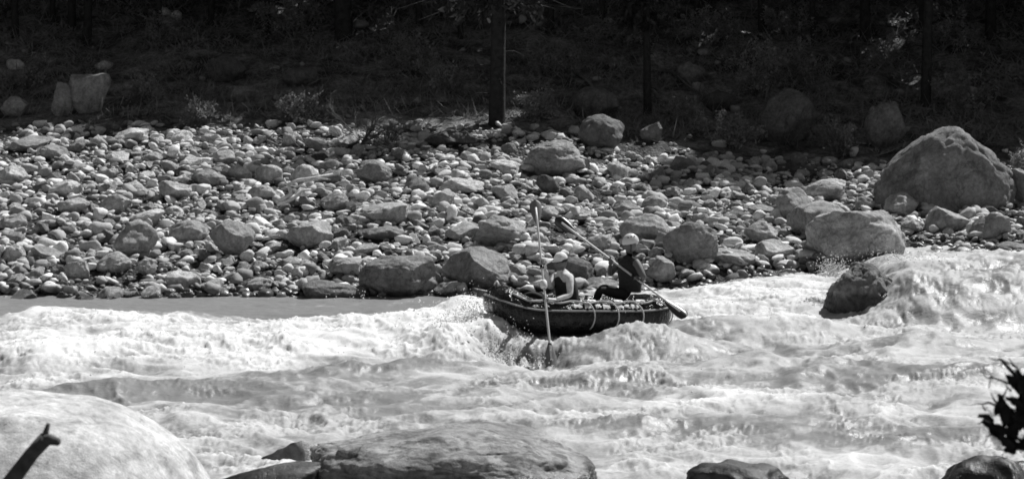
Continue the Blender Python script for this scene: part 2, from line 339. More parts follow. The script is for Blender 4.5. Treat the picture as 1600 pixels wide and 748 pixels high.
B = [
 (177,249,343,408,.26,'large smooth egg-shaped boulder, third of the way along the left gravel bar',21),
 (151,206,393,432,.32,'pale rounded boulder just below the large egg-shaped one on the left bar',22),
 (214,245,402,436,.30,'small upright pale boulder touching the foot of the egg-shaped boulder',23),
 (327,398,343,405,.22,'rough round disc-like grey boulder right of the undercut one',24),
 (264,330,343,384,.25,'undercut boulder with a black shadow beneath, left of the disc-like one',25),
 (158,206,303,337,.28,'blocky boulder with a shaded front above the egg-shaped boulder',26),
 (75,128,281,313,.42,'pale angular boulder on the left bar with a wedge below it',27),
 (92,140,309,336,.34,'pale tilted wedge stone below the pale angular boulder at left',28),
 (248,300,283,315,.36,'pale lopsided five-sided boulder on the middle of the left bar',29),
 (297,353,264,298,.22,'dark-fronted oblong boulder beside a pale round one',30),
 (355,394,256,288,.46,'bright round-topped boulder right of the dark-fronted oblong boulder',31),
 (178,232,200,229,.52,'brightest flat slab at the top edge of the left bar, below the cracked boulder',32),
 (12,85,212,240,.22,'long low grey boulder at the upper left edge of the bar',33),
 (62,106,226,252,.22,'grey rounded boulder right of the long low boulder at upper left',34),
 (-6,42,257,292,.36,'pale faceted boulder cut by the left edge, upper bar',35),
 (-2,44,334,362,.26,'low grey boulder near the left edge halfway down the bar',36),
 (4,40,380,414,.36,'pale rounded boulder near the left edge close to the water',37),
 (100,140,407,440,.34,'pale blunt boulder near the shore left of the egg-shaped boulder',38),
 (198,260,328,360,.44,'pale flat-topped boulder directly behind the egg-shaped boulder',39),
 (446,521,342,395,.28,'tilted boulder with a lit right shoulder, below the bleached driftwood',40),
 (563,644,316,356,.30,'long blocky boulder with a flat lit top in the middle of the bar',41),
 (500,545,300,333,.24,'grey squat boulder right of the bleached driftwood',42),
 (558,612,249,292,.20,'dark upright boulder high on the bar left of the centre',43),
 (669,712,295,327,.34,'rounded pale boulder above the large triangular boulder',44),
 (738,822,335,393,.25,'large rough triangular boulder on the bar left of the raised paddle',45),
 (690,800,384,464,.20,'big dome boulder at the water left of the raft bow',46),
 (556,694,396,472,.18,'broad low boulder at the water, the widest left of the raft',47),
 (466,574,437,478,.14,'long flat dark boulder at the water, left of the broad low one',48),
 (513,569,402,438,.28,'pale humped boulder behind the long flat dark one at the shore',49),
 (384,437,288,316,.30,'smooth oblong boulder left of the bleached driftwood',50),
 (399,443,257,288,.36,'pale knobbly boulder just above the smooth oblong one, left of driftwood',51),
 (684,756,278,305,.36,'wide flat pale slab high on the middle of the bar',52),
 (558,632,352,379,.16,'dark low slab tucked under the long blocky boulder',53),
 (664,743,203,236,.10,'dark long boulder at the forest edge above the bar centre',54),
 (676,730,438,467,.20,'low wet stone wedged between the broad and the dome boulder',55),
 (816,924,218,282,.24,'large humped boulder with lit crown at the forest edge, above the raised paddle',56),
 (836,876,273,306,.10,'dark round boulder directly above the raised paddle blade',57),
 (1002,1042,304,334,.24,'grey rounded boulder on the bar above the white helmet',58),
 (968,1046,333,386,.28,'pale slanting boulder immediately behind the white helmet',59),
 (1036,1122,345,420,.20,'large dark boulder right of the white helmet, foot in shadow',60),
 (880,924,326,347,.32,'pale oval stone right of the raised paddle blade',61),
 (1098,1182,389,425,.24,'long low boulder at the water right of the large dark one',62),
 (853,927,400,447,.10,'dark boulder behind the capped paddler',63),
 (1008,1056,400,446,.24,'rounded boulder at the shore right behind the helmeted paddler',64),
 (1255,1322,279,316,.34,'pale flat-topped boulder upper left of the shelf boulder at right',66),
 (1212,1272,292,346,.28,'peaked boulder left of the shelf boulder at right',67),
 (1232,1345,313,376,.26,'broad pale boulder half hidden behind the shelf boulder',68),
 (1383,1438,300,342,.28,'rounded cube-like boulder in front of the giant boulder',70),
 (1408,1444,338,366,.30,'small round boulder below the cube-like one, before the giant boulder',71),
 (1443,1516,322,367,.26,'two-humped boulder under the front of the giant boulder',72),
 (1514,1582,332,380,.24,'split grey boulder below the right foot of the giant boulder',73),
 (1545,1625,377,412,.18,'long dark boulder at the water cut by the right edge',74),
 (1163,1216,345,382,.30,'pale rounded boulder between the large dark and the shelf boulder',75),
 (1178,1240,374,412,.32,'pale tilted stone at the shore left of the shelf boulder',76),
 (1580,1640,262,330,.22,'grey boulder at the right edge behind the giant boulder',77),
 (915,965,365,396,.30,'tilted pale stone behind the shaft of the slanted paddle',78),
 (905,970,432,462,.22,'grey stone at the shore between the two paddlers',79),
 (955,1000,312,340,.18,'dark flat stone above the pale slanting boulder',80),
]
BIG = {45, 46, 47, 56, 60}
for a in B:
    x0, x1, y0, y1, tn, lb, sd = a
    boulder(x0, x1, y0, y1, min(tn*1.5, .62), lb, sd, sub=6 if sd in BIG else 5, lo=.58 if sd % 3 else .48, facets=9+sd % 6, tilt=(sd*37 % 17)-8 if (x1-x0) < 80 else 0, depth=.75+.02*(sd % 12))
boulder(1366,1586,194,334,.25,'giant boulder at right, lit along its right side',50+61,sub=6,facets=6,lump=.10,lo=.8,depth=.7,tilt=0,peak=.42,fine=.028,pinch=.1,bury=.5)
boulder(1256,1414,325,428,.44,'large shelf boulder with pale top and black undercut at the shore, right',51+50,sub=6,facets=7,lo=.55,depth=.8,tilt=-4)
# forest-side boulders in the shade
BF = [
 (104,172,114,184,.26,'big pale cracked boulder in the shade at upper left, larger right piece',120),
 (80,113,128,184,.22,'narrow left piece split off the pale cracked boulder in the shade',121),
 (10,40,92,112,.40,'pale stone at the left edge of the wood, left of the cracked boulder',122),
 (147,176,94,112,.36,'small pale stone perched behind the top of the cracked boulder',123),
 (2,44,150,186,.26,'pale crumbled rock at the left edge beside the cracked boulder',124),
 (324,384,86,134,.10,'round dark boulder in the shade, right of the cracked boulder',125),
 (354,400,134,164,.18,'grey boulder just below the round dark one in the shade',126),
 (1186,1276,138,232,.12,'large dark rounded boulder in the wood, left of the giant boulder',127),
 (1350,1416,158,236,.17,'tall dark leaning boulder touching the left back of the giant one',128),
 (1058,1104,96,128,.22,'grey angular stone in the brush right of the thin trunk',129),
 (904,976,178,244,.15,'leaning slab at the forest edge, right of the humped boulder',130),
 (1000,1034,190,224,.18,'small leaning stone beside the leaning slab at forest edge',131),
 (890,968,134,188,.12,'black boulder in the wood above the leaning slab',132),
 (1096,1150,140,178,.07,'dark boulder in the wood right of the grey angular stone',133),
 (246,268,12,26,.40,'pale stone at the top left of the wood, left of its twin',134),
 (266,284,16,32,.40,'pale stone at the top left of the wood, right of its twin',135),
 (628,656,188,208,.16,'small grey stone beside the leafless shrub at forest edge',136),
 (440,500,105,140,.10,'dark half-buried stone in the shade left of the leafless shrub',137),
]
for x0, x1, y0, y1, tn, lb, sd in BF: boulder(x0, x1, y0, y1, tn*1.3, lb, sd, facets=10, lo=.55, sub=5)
# rock standing in the rapid, water pouring over its right shoulder
x0, d0 = (1348-800)/F*29.6, 29.6
v, f = rock_np(214, 6, 10, .16, .04, .58); o = link('river_rock', mesh_np('river_rock', v*np.array([.62, .6, .70]), f), M_ROCK)
o.location = (x0+.08, d0+.45, .14); o.color = (.24, .24, .24, 1); o.rotation_euler = (0, R(-6), 0)
set_props(o, 'wet dark rock standing midstream in the rapid, right of the raft', 'rock')
# foreground rocks
def fore(name, cx, d, zc, sx, sy, sz, tone, seed, label, sub=6, rot=(0, 0, 0), mat=None, **k):
    v, f = rock_np(seed, sub, **k); o = link(name, mesh_np(name, v*np.array([sx, sy, sz]), f), mat or M_FORE)
    o.location = ((cx-800)/F*d, d, zc); o.color = (tone,)*3+(1,); o.rotation_euler = [R(a) for a in rot]
    return set_props(o, label, 'boulder')
fore('boulder', -15, 14.2, -.20, 1.86, 1.8, 1.60, .56, 301, 'huge smooth pale boulder in the lower left corner', mat=M_PALE, facets=3, lump=.07, lo=.85, fine=.008, sub=7)
fore('boulder', 705, 17.75, .06, 1.36, 1.05, .46, .30, 302, 'broad half-drowned slab at the bottom centre with water around it', facets=6, lump=.17, lo=.70, fine=.02, rot=(0, 3, 0), sub=7)
fore('boulder', 410, 17.35, -.12, .85, .55, .34, .16, 303, 'low wet dark ledge left of the half-drowned slab at the bottom', facets=7, lump=.15, lo=.55, sub=5, rot=(0, -8, 0))
fore('boulder', 452, 18.6, -.08, .30, .3, .30, .5, 304, 'small pointed stone breaking the water above the dark ledge', facets=8, sub=4, lo=.5)
fore('boulder', 1150, 17.0, .02, .50, .4, .32, .09, 305, 'dark wet rounded stone at the bottom edge, right of centre', facets=6, sub=5, lo=.7, rot=(0, 6, 0))
fore('boulder', 1560, 16.7, .04, .52, .5, .40, .13, 306, 'dark wet stone in the lower right corner below the ragged leaves', facets=6, sub=5, lo=.7)

# ------------------------------------------------------------------ cobbles of the bar: the largest as individuals
ROCKS = [mesh_np('cobble', *rock_np(500+i, 4, 8+i % 6, .18, .02, .46)) for i in range(14)]
for m in ROCKS: m.materials.append(M_ROCK); m.shade_smooth()
SEEN = list(TAKEN)+[(478, 310, 44, 22)]; n = 0; tries = 0
NICK = {21:'the large egg-shaped boulder',24:'the disc-like grey boulder',25:'the undercut boulder at left',26:'the blocky boulder above the egg-shaped one',27:'the pale angular boulder at left',
 29:'the five-sided pale boulder',30:'the dark-fronted oblong boulder',31:'the bright round-topped boulder',32:'the brightest flat slab',33:'the long low boulder at upper left',
 35:'the faceted boulder cut by the left edge',36:'the low boulder near the left edge',37:'the pale boulder near the left edge by the water',38:'the pale blunt boulder near the left shore',40:'the tilted boulder below the driftwood',
 41:'the long blocky boulder mid-bar',43:'the dark upright boulder high on the bar',44:'the pale boulder above the triangular one',45:'the large triangular boulder',46:'the dome boulder by the bow',
 47:'the broad low boulder at the water',48:'the long flat dark boulder at the water',50:'the oblong boulder left of the driftwood',52:'the wide flat pale slab',54:'the dark long boulder at the forest edge',
 56:'the large humped boulder at the forest edge',57:'the dark round boulder above the paddle',58:'the rounded boulder above the helmet',59:'the slanting boulder behind the helmet',60:'the large dark boulder right of the helmet',
 61:'the oval stone beside the raised blade',62:'the long low boulder right of the raft',63:'the dark boulder behind the capped paddler',66:'the flat-topped boulder above the shelf boulder',67:'the peaked boulder left of the shelf boulder',
 70:'the cube-like boulder before the giant one',72:'the two-humped boulder',73:'the split boulder below the giant one',74:'the dark boulder cut by the right edge',75:'the rounded boulder left of the shelf boulder',77:'the boulder behind the giant one'}
REF = [((a[0]+a[1])/2, (a[2]+a[3])/2, NICK[a[6]]) for a in B if a[6] in NICK]
REF += [(1476, 266, 'the giant boulder'), (1335, 376, 'the shelf boulder')]
USED = {}
def cobble_label(px, py, tone, r):
    tn = 'white' if tone > .68 else 'pale' if tone > .57 else 'light grey' if tone > .47 else 'grey' if tone > .36 else 'dark'
    for x, y, nk in sorted(REF, key=lambda q: (q[0]-px)**2+(1.6*(q[1]-py))**2):
        dx, dy = px-x, (py-y)*1.6
        h = 'left' if dx < 0 else 'right'; v = 'up' if dy < 0 else 'down'
        if abs(dy) < .45*abs(dx): w_ = h+' of'
        elif abs(dx) < .45*abs(dy): w_ = 'above' if dy < 0 else 'below'
        else: w_ = ('upper ' if dy < 0 else 'lower ')+h+' of'
        lb = f'{tn} cobble {w_} {nk}'
        if lb not in USED: USED[lb] = 1; return lb
        if len(lb.split()) < 14 and USED[lb] == 1: USED[lb] = 2; return lb.replace('cobble', 'cobble a little farther', 1)
    return f'{tn} cobble on the gravel bar'
while n < 290 and tries < 20000:
    tries += 1
    px = random.uniform(-20, 1620); top = 212+35*float(sstep(400, 1200, px)); bot = 462 if px < 760 else 430-20*float(sstep(1300, 1500, px))
    py = random.uniform(top, bot)
    wpx = 20+34*random.random()**1.7
    if any(abs(px-a) < (c+wpx/2)*.86 and abs(py-b) < (e+wpx*.35)*.86 for a, b, c, e in SEEN): continue
    p = hit(px, py+wpx*.3); r = wpx/F*p.y/2
    o = bpy.data.objects.new('cobble', random.choice(ROCKS)); COL.objects.link(o)
    sz = random.uniform(.55, .9); o.scale = (r*random.uniform(.9, 1.15), r*random.uniform(.8, 1.1), r*sz)
    o.location = (p.x, p.y, p.z+r*sz*.45); o.rotation_euler = (random.uniform(-.35, .35), random.uniform(-.35, .35), random.uniform(0, 6.3))
    tn = float(np.clip(random.gauss(.47, .16), .14, .85)); o.color = (tn, tn, tn, 1)
    set_props(o, cobble_label(px, py, tn, r), 'cobble', 'cobbles on the gravel bar')
    SEEN.append((px, py, wpx/2, wpx*.35)); n += 1
# the smaller stones, past counting
N = 13500
sv_, sf_ = zip(*[rock_np(700+i, 2 if i < 8 else 1, 9, .22, 0, .40) for i in range(20)])
V = []; FF = []; T = []; off = 0
k = 0
while k < N:
    d = 33.0+16.0*random.random()**1.05 if k > 100 else random.uniform(48.5, 61); x = random.uniform(-1, 1)*(.275*d+1.6)
    e = 48.6-2.2*float(sstep(0, 8, x))+random.gauss(0, .5)
    if k > 100 and d > e and random.random() > .06: continue
    if x > 5 and d < 34.2: continue
    z = float(terr(x, d))
    pn = float(noise(x*.5, d*.5, 51.0)); r = min(.043*math.exp(abs(random.gauss(0, .62)))*(1+1.0*pn), .135)*random.uniform(.85, 1.2); r = max(r, .022)
    if k <= 100: r *= random.uniform(.8, 1.7)
    j = random.randrange(8) if r > .055 else random.randrange(8, 20)
    a = random.uniform(0, 6.283); c, s = math.cos(a), math.sin(a); tl = random.gauss(0, .45)
    q = sv_[j]*np.array([r*random.uniform(1, 1.4), r*random.uniform(.8, 1.1), r*random.uniform(.42, .95)])
    q = np.stack([q[:, 0], q[:, 1]*math.cos(tl)-q[:, 2]*math.sin(tl), q[:, 1]*math.sin(tl)+q[:, 2]*math.cos(tl)], 1)
    q = np.stack([q[:, 0]*c-q[:, 1]*s, q[:, 0]*s+q[:, 1]*c, q[:, 2]], 1)+np.array([x, d, z+r*random.uniform(-.1, .9)+(random.random() < .15)*r*random.random()])
    V.append(q); FF.append(sf_[j]+off); off += len(q)
    T.append(np.full(len(q), np.clip((random.gauss(.50, .22) if k > 100 else .30), .09, .90))); k += 1
me = mesh_np('shingle', np.concatenate(V), np.concatenate(FF)); fattr(me, 'tone', np.concatenate(T))
t = NT('shingle_stone'); co = t.coord(); n2 = t.noise(co, 30, 5, .65)
g = t.n('ShaderNodeNewGeometry'); sx = t.n('ShaderNodeSeparateXYZ'); t.l(g.outputs['Position'], sx.inputs[0])
wv = t.ramp(t.math('SUBTRACT', sx.outputs[2], t.ramp(sx.outputs[0], 1, 8.5, 0, .5)), .05, .17, 1, 0)
v = t.math('MULTIPLY', t.math('MULTIPLY', t.attr('tone'), t.ramp(n2, .3, .7, .75, 1.2, False)), t.mix(wv, 1, .35))
o = link('shingle', me, t.done(t.bsdf(v, t.mix(wv, .85, .3), .3, t.bump(n2, .6, .01))))
set_props(o, 'small rounded river stones covering the gravel bar', 'shingle', kind='stuff')

# ------------------------------------------------------------------ the wood
M_BARK = simple('bark', .035, .9, .15, .5, 9, .03)
M_DEAD = simple('weathered_twig', .16, .85, .2, .4, 20, .004)
M_BLEACH = simple('bleached_driftwood', .68, .8, .2, .3, 18, .006)
def leaf_mat(name, val, tr=.25):
    t = NT(name); co = t.coord(); nz = t.noise(co, 3, 4)
    v = t.math('MULTIPLY', t.ramp(nz, .3, .7, .6, 1.4, False), val)
    d = t.bsdf(v, .6, .25); tl = t.n('ShaderNodeBsdfTranslucent'); t.l(t.grey(v), tl.inputs[0])
    m = t.n('ShaderNodeMixShader'); m.inputs[0].default_value = tr; t.l(d, m.inputs[1]); t.l(tl.outputs[0], m.inputs[2]); return t.done(m.outputs[0])
M_NEEDLE = leaf_mat('needles', .05); M_BRUSH = leaf_mat('brush_leaves', .24); M_GRASS = leaf_mat('dry_grass', .22)
def quads_np(c, ax, up, L, W_):
    """oriented leaf quads: centre, long axis, side axis"""
    a = ax*L[:, None]/2; b = up*W_[:, None]/2
    v = np.stack([c-a, c+b*.9-a*.1, c+a, c-b*.9-a*.1], 1).reshape(-1, 3); n_ = len(c)
    return v, np.arange(4*n_).reshape(-1, 4)
def unit(a): return a/np.maximum(np.linalg.norm(a, axis=1)[:, None], 1e-6)
def conifer_meshes(seed, H, z0, Rm):
    r = np.random.default_rng(seed); C = []; A = []; mb = MB()
    mb.tube([(0, 0, -.5), (0, 0, .15), (.03, .02, H*.3), (-.03, .03, H*.7), (0, 0, H)], [.27, .21, .165, .09, .015], 9)
    for i_, z in enumerate(np.arange(.9, z0, .38)):          # dead stubs below the crown
        a = r.uniform(0, 6.28); l_ = r.uniform(.25, .9); mb.tube([(0, 0, z), (math.cos(a)*l_*.6, math.sin(a)*l_*.6, z+.03), (math.cos(a)*l_, math.sin(a)*l_, z-.12)], [.02, .013, .005], 4)
    for z in np.arange(z0, H-.2, .36):
        rr = Rm*(1-(z-z0)/(H-z0))**.75+.25
        for b in range(7):
            a = r.uniform(0, 6.28); l_ = rr*r.uniform(.7, 1.1); dr = r.uniform(.1, .35)
            pts = [np.array([math.cos(a)*l_*t_, math.sin(a)*l_*t_, z+.12*l_*t_-dr*l_*t_**2]) for t_ in (0, .5, 1)]
            mb.tube(pts, [.03, .018, .006], 4, cap=False)
            for t_ in np.arange(.25, 1.02, .22/l_+.04):
                p = np.array([math.cos(a)*l_*t_, math.sin(a)*l_*t_, z+.12*l_*t_-dr*l_*t_**2])
                for q in range(6):
                    C.append(p+r.normal(0, .11, 3)); A.append(np.array([math.cos(a), math.sin(a), -.2])+r.normal(0, .6, 3))
    C = np.array(C); A = unit(np.array(A)); S = unit(np.cross(A, r.normal(size=A.shape)))
    v, f_ = quads_np(C, A, S, r.uniform(.30, .6, len(C)), r.uniform(.12, .24, len(C)))
    tm = bpy.data.meshes.new('trunk'); tm.from_pydata([tuple(q) for q in mb.v], [], mb.f); tm.materials.append(M_BARK); tm.shade_smooth()
    cm = mesh_np('crown', v, f_); cm.materials.append(M_NEEDLE)
    return tm, cm
KINDS = [conifer_meshes(61, 12.5, 3.3, 2.3), conifer_meshes(62, 14, 3.6, 2.6), conifer_meshes(63, 11, 3.0, 2.0)]
def conifer(x, d, thick, sc, kind, label, group, cs_=1.0):
    e = bpy.data.objects.new('conifer', None); COL.objects.link(e); e.location = (x, d, float(terr(x, d))-.05); e.rotation_euler = (R(random.uniform(-2, 2)), R(random.uniform(-2, 2)), random.uniform(0, 6.28))
    set_props(e, label, 'tree', group)
    tr = link('trunk', KINDS[kind][0], None, e, False); cr = link('crown', KINDS[kind][1], None, e, False)
    tr.scale = (thick, thick, sc); cr.scale = (sc*cs_, sc*cs_, sc); return e
VIEW = [(776,196,1.05,.95,0,'thick dark trunk at the forest edge right of the picture centre'),(1012,178,.55,.8,2,'thin dark trunk standing in the brush above the helmeted paddler'),
 (538,60,1.35,1,1,'stout dark trunk at the top, left of the picture centre'),(82,36,.45,.9,2,'thin dark trunk at the top left, left of two others'),(112,44,.6,1,0,'dark trunk at the top left, middle one of three'),
 (136,72,.65,1,1,'dark trunk at the top left, right one of three, nearest the bar'),(24,60,.55,1,2,'dark trunk by the upper left corner'),(418,62,.4,.8,2,'slender trunk at the top between the left trunks and the stout one'),
 (1352,64,.8,1,0,'dark trunk at the top above the tall leaning boulder'),(1548,60,.8,1,1,'dark trunk near the upper right corner'),(1446,166,.7,1.0,1,'dark trunk added for shade just behind the crest of the giant boulder'),(1190,50,.55,1,2,'slim trunk added for shade at the top above the large dark rounded boulder'),(250,62,.4,1,0,'slim trunk added for shade at the top behind the pale twin stones'),(330,40,.5,1,1,'slim trunk added for shade at the top above the round dark boulder'),(470,34,.45,1,0,'slim trunk added for shade at the top just left of the stout one'),(720,60,.45,1,1,'slim trunk added for shade at the top just left of the thick trunk'),(860,50,.5,1,0,'slim trunk added for shade at the top right of the thick trunk'),(940,40,.5,1,1,'slim trunk added for shade at the top left of the thin trunk in the brush'),(1090,36,.5,1,0,'slim trunk added for shade at the top right of the thin trunk in the brush'),(1270,64,.45,1,1,'slim trunk added for shade at the top left of the trunk above the leaning boulder'),(1440,50,.5,1,0,'slim trunk added for shade at the top above the giant boulder'),(655,40,.5,1,0,'slim trunk added for shade at the top between the stout and the thick trunk')]  # slim trunks and the one behind the giant boulder are added for shade
for px, py, th, sc, kd, lb in VIEW:
    p = hit(px, py); conifer(p.x, p.y, th, sc, kd, lb, 'trees of the wood', .55 if py > 150 and px < 1400 else 1.15)
pts = []
for q in range(4000):
    d = random.uniform(52, 84); x = random.uniform(-24, 42)
    inview = abs(x) < .272*d+.8 and float(terr(x, d)) < HC+YH/F*d+.5
    if inview or (x < -.27*d and d < 56) or (d < 53.5 and x > 0 and x < 19): continue
    if any((x-a)**2+(d-b)**2 < 2.5**2 for a, b in pts): continue
    pts.append((x, d))
for x, d in pts[:190]: conifer(x, d, random.uniform(.7, 1.2), random.uniform(.85, 1.1), random.randrange(3), 'conifer of the dark wood rising above the top of the picture', 'conifers of the wood beyond the picture edge')

# brush, grass and litter under the trees
r = np.random.default_rng(77); n_ = 60000
d = r.uniform(48, 64, n_); x = r.uniform(-1, 1, n_)*(.285*d+2)
dens = sstep(-.25, .5, noise(x*.45, d*.6, 41.2)+.35*noise(x*1.6, d*1.6, 44))*sstep(0, 1.2, d-(48.6-2.0*sstep(0, 8, x)))
k_ = r.random(n_) < dens; x, d = x[k_], d[k_]; n_ = len(x)
hgt = r.uniform(.06, .34, n_); A = unit(np.stack([r.normal(0, 1.1, n_), r.normal(0, 1.1, n_), .25+r.random(n_)], 1)); S = unit(np.cross(A, r.normal(size=A.shape)))
c = np.stack([x, d, terr(x, d)], 1)+A*hgt[:, None]*.42
v, f_ = quads_np(c, A, S, hgt, r.uniform(.015, .09, n_))
m2 = 9000; d2 = r.uniform(48.5, 63, m2); x2 = r.uniform(-1, 1, m2)*(.285*d2+2); A2_ = unit(np.stack([r.normal(0, .8, m2), r.normal(0, .8, m2), .5+r.random(m2)], 1)); L2 = r.uniform(.3, .85, m2)
k2 = d2 > 49.2-2.0*sstep(0, 8, x2); x2, d2, A2_, L2 = x2[k2], d2[k2], A2_[k2], L2[k2]
v2, f2_ = quads_np(np.stack([x2, d2, terr(x2, d2)], 1)+A2_*L2[:, None]*.45, A2_, unit(np.cross(A2_, r.normal(size=A2_.shape))), L2, r.uniform(.012, .03, len(L2)))
f_ = np.concatenate([f_, f2_+len(v)]); v = np.concatenate([v, v2])
o = link('undergrowth', mesh_np('undergrowth', v, f_), M_GRASS, None, False); set_props(o, 'dry grass, weeds and litter covering the shaded forest floor', 'undergrowth', kind='stuff')
def twigs(mb, p, dirn, l_, rad, depth, r, droop=0.0, tips=None):
    pts_ = [p]; dd = dirn.normalized()
    for k in range(3):
        dd = (dd+Vector(r.normal(0, .16, 3))+Vector((0, 0, -droop))).normalized(); pts_.append(pts_[-1]+dd*l_/3)
    mb.tube(pts_, [rad, rad*.85, rad*.7, rad*.5], 5 if depth > 1 else 3, cap=False)
    if tips is not None: tips.append((pts_[-1], dd)); tips.append((pts_[2], dd))
    if depth > 0:
        for k in range(int(r.integers(3, 6))):
            b = pts_[int(r.integers(1, 4))]; a = Vector(r.normal(0, 1, 3)); nd_ = (dd+a*.62).normalized()
            twigs(mb, b, nd_, l_*r.uniform(.5, .75), rad*.55, depth-1, r, droop, tips)
def bush(px, py, h, seed, label, stems=4, leaves=0, mat=M_DEAD, name='bush', spread=.5, leafmat=None):
    r = np.random.default_rng(seed); p = hit(px, py); e = bpy.data.objects.new(name, None); COL.objects.link(e); e.location = p
    mb = MB(); tips = []
    for k in range(stems): twigs(mb, Vector((r.normal(0, .05), r.normal(0, .05), -.05)), Vector((r.normal(0, spread), r.normal(0, spread), 1)), h*.6, .018*h, 3, r, .02, tips)
    mb.build('stem', mat, e)
    if leaves:
        tp = [tips[q] for q in r.integers(0, len(tips), leaves)]
        C = np.array([t_[0][:] for t_ in tp])+r.normal(0, .04, (leaves, 3)); A = unit(np.array([t_[1][:] for t_ in tp])+r.normal(0, .6, (leaves, 3))); S = unit(np.cross(A, r.normal(size=A.shape)))
        v, f_ = quads_np(C, A, S, r.uniform(.05, .11, leaves), r.uniform(.03, .06, leaves)); link('foliage', mesh_np('foliage', v, f_), leafmat or M_BRUSH, e, False)
    return set_props(e, label, 'shrub', 'shrubs under the trees')
bush(566, 228, 1.35, 1, 'pale leafless shrub with radiating twigs at the forest edge, left of centre', 6, 0, name='leafless_shrub', spread=.55)
bush(610, 226, .8, 2, 'smaller leafless shrub just right of the pale radiating one', 4, 0, name='leafless_shrub', spread=.5)
bush(1190, 150, 1.5, 3, 'leafy brush behind the large dark rounded boulder', 4, 2600)
bush(1150, 236, 1.0, 4, 'low leafy brush left of the large dark rounded boulder', 5, 1800, spread=.8)
bush(1310, 236, .9, 5, 'low leafy brush between the two dark boulders at right', 5, 1600, spread=.8)
bush(870, 120, .9, 6, 'leafy brush above the black boulder in the wood', 5, 2000, spread=.9)
bush(700, 150, .9, 7, 'leafy brush left of the thick dark trunk', 5, 1600, spread=.8)
bush(460, 60, 1.4, 8, 'leafy brush at the top left of the stout trunk', 5, 2600, spread=.7)
bush(270, 70, 1.0, 9, 'leafy brush right of the pale twin stones at upper left', 5, 1800, spread=.9)
bush(1240, 60, 1.2, 10, 'leafy brush at the top above the large dark rounded boulder', 5, 2200, spread=.8)
bush(1470, 80, 1.1, 11, 'leafy brush in the upper right between two trunks', 5, 2000, spread=.8)
bush(1110, 70, 1.1, 12, 'leafy brush above the grey angular stone right of the thin trunk', 5, 2000, spread=.9)
bush(40, 130, .8, 21, 'low leafy brush at the left edge above the crumbled rock', 5, 1300, spread=.9)
bush(230, 160, .8, 22, 'low leafy brush right of the pale cracked boulder', 5, 1500, spread=.9)
bush(310, 190, .7, 23, 'low leafy brush left of the grey boulder in the shade', 5, 1300, spread=.9)
bush(470, 190, .8, 24, 'low leafy brush left of the pale leafless shrub', 5, 1500, spread=.9)
bush(650, 110, 1.0, 25, 'leafy brush above the small grey stone at the forest edge', 5, 1900, spread=.9)
bush(830, 190, .9, 26, 'low leafy brush just right of the thick dark trunk', 5, 1500, spread=.9)
bush(1060, 200, .9, 27, 'low leafy brush right of the foot of the thin trunk', 5, 1500, spread=.9)
bush(1240, 130, 1.1, 28, 'leafy brush right behind the large dark rounded boulder', 5, 2000, spread=.8)
bush(1500, 170, 1.1, 29, 'leafy brush behind the crest of the giant boulder', 5, 2000, spread=.8)
bush(1400, 110, 1.0, 30, 'leafy brush behind the tall dark leaning boulder', 5, 1800, spread=.8)
bush(960, 70, 1.0, 31, 'leafy brush left of the thin trunk near the top', 5, 1900, spread=.8)
bush(1585, 268, .7, 13, 'small leafy brush at the right edge above the grey boulder', 4, 900, spread=.7)
def fallen(pxs, rad, label, name='fallen_branch', mat=M_DEAD, lift=.08, stubs=3, seed=0):
    r = np.random.default_rng(seed); pts_ = []
    for px, py in pxs: p = hit(px, py); pts_.append(p+Vector((0, 0, lift)))
    org = pts_[0].copy(); pts_ = [p-org for p in pts_]; mb = MB(); n_ = len(pts_)
    mb.tube(pts_, [rad*(1-.6*i/(n_-1)) for i in range(n_)], 7)
    for k in range(stubs):
        b = pts_[int(r.integers(1, n_))]; a = Vector((r.normal(0, .5), r.normal(0, .3), abs(r.normal(.5, .3)))); mb.tube([b, b+a*.25, b+a*.45+Vector((.05, 0, 0))], [rad*.4, rad*.3, rad*.1], 5)
    o = mb.build(name, mat); o.location = org; return set_props(o, label, 'branch')
fallen([(892, 112), (915, 128), (940, 155), (962, 182), (974, 206)], .05, 'long fallen branch slanting down towards the leaning slab', seed=1)
fallen([(1052, 118), (1072, 136), (1092, 150)], .04, 'short fallen branch beside the grey angular stone', seed=2)
fallen([(960, 162), (1000, 156), (1034, 178), (1060, 182)], .04, 'crooked fallen branch crossing the foot of the thin trunk', seed=3)
fallen([(1366, 250), (1390, 242), (1420, 230)], .025, 'thin stick leaning on the left side of the giant boulder', seed=4, stubs=0)
fallen([(404, 218), (418, 226), (440, 236), (470, 238)], .04, 'grey crooked stick at the top of the bar above the driftwood', seed=5)
# bleached driftwood on the bar
p0 = hit(470, 322); mb = MB()
def dw(lst, rad): q = [P(a, b, p0.y+dd)-p0+Vector((0, 0, .05)) for a, b, dd in lst]; mb.tube(q, [rad*(1-.5*i/(len(q)-1)) for i in range(len(q))], 7)
dw([(434,328,0),(446,322,.02),(457,315,.05),(455,306,.08),(452,300,.1),(468,293,.2),(490,290,.3),(522,284,.4)], .055)
dw([(436,330,-.02),(452,326,-.02),(463,320,.0),(474,309,.1),(488,308,.15)], .05); dw([(478,296,.25),(500,290,.3),(518,292,.35)], .035); dw([(456,306,.08),(448,296,.1),(446,290,.12)], .03)
o = mb.build('driftwood', M_BLEACH); o.location = p0+Vector((0, -.25, .12)); set_props(o, 'bleached crooked driftwood branch lying on the stones left of centre', 'driftwood')

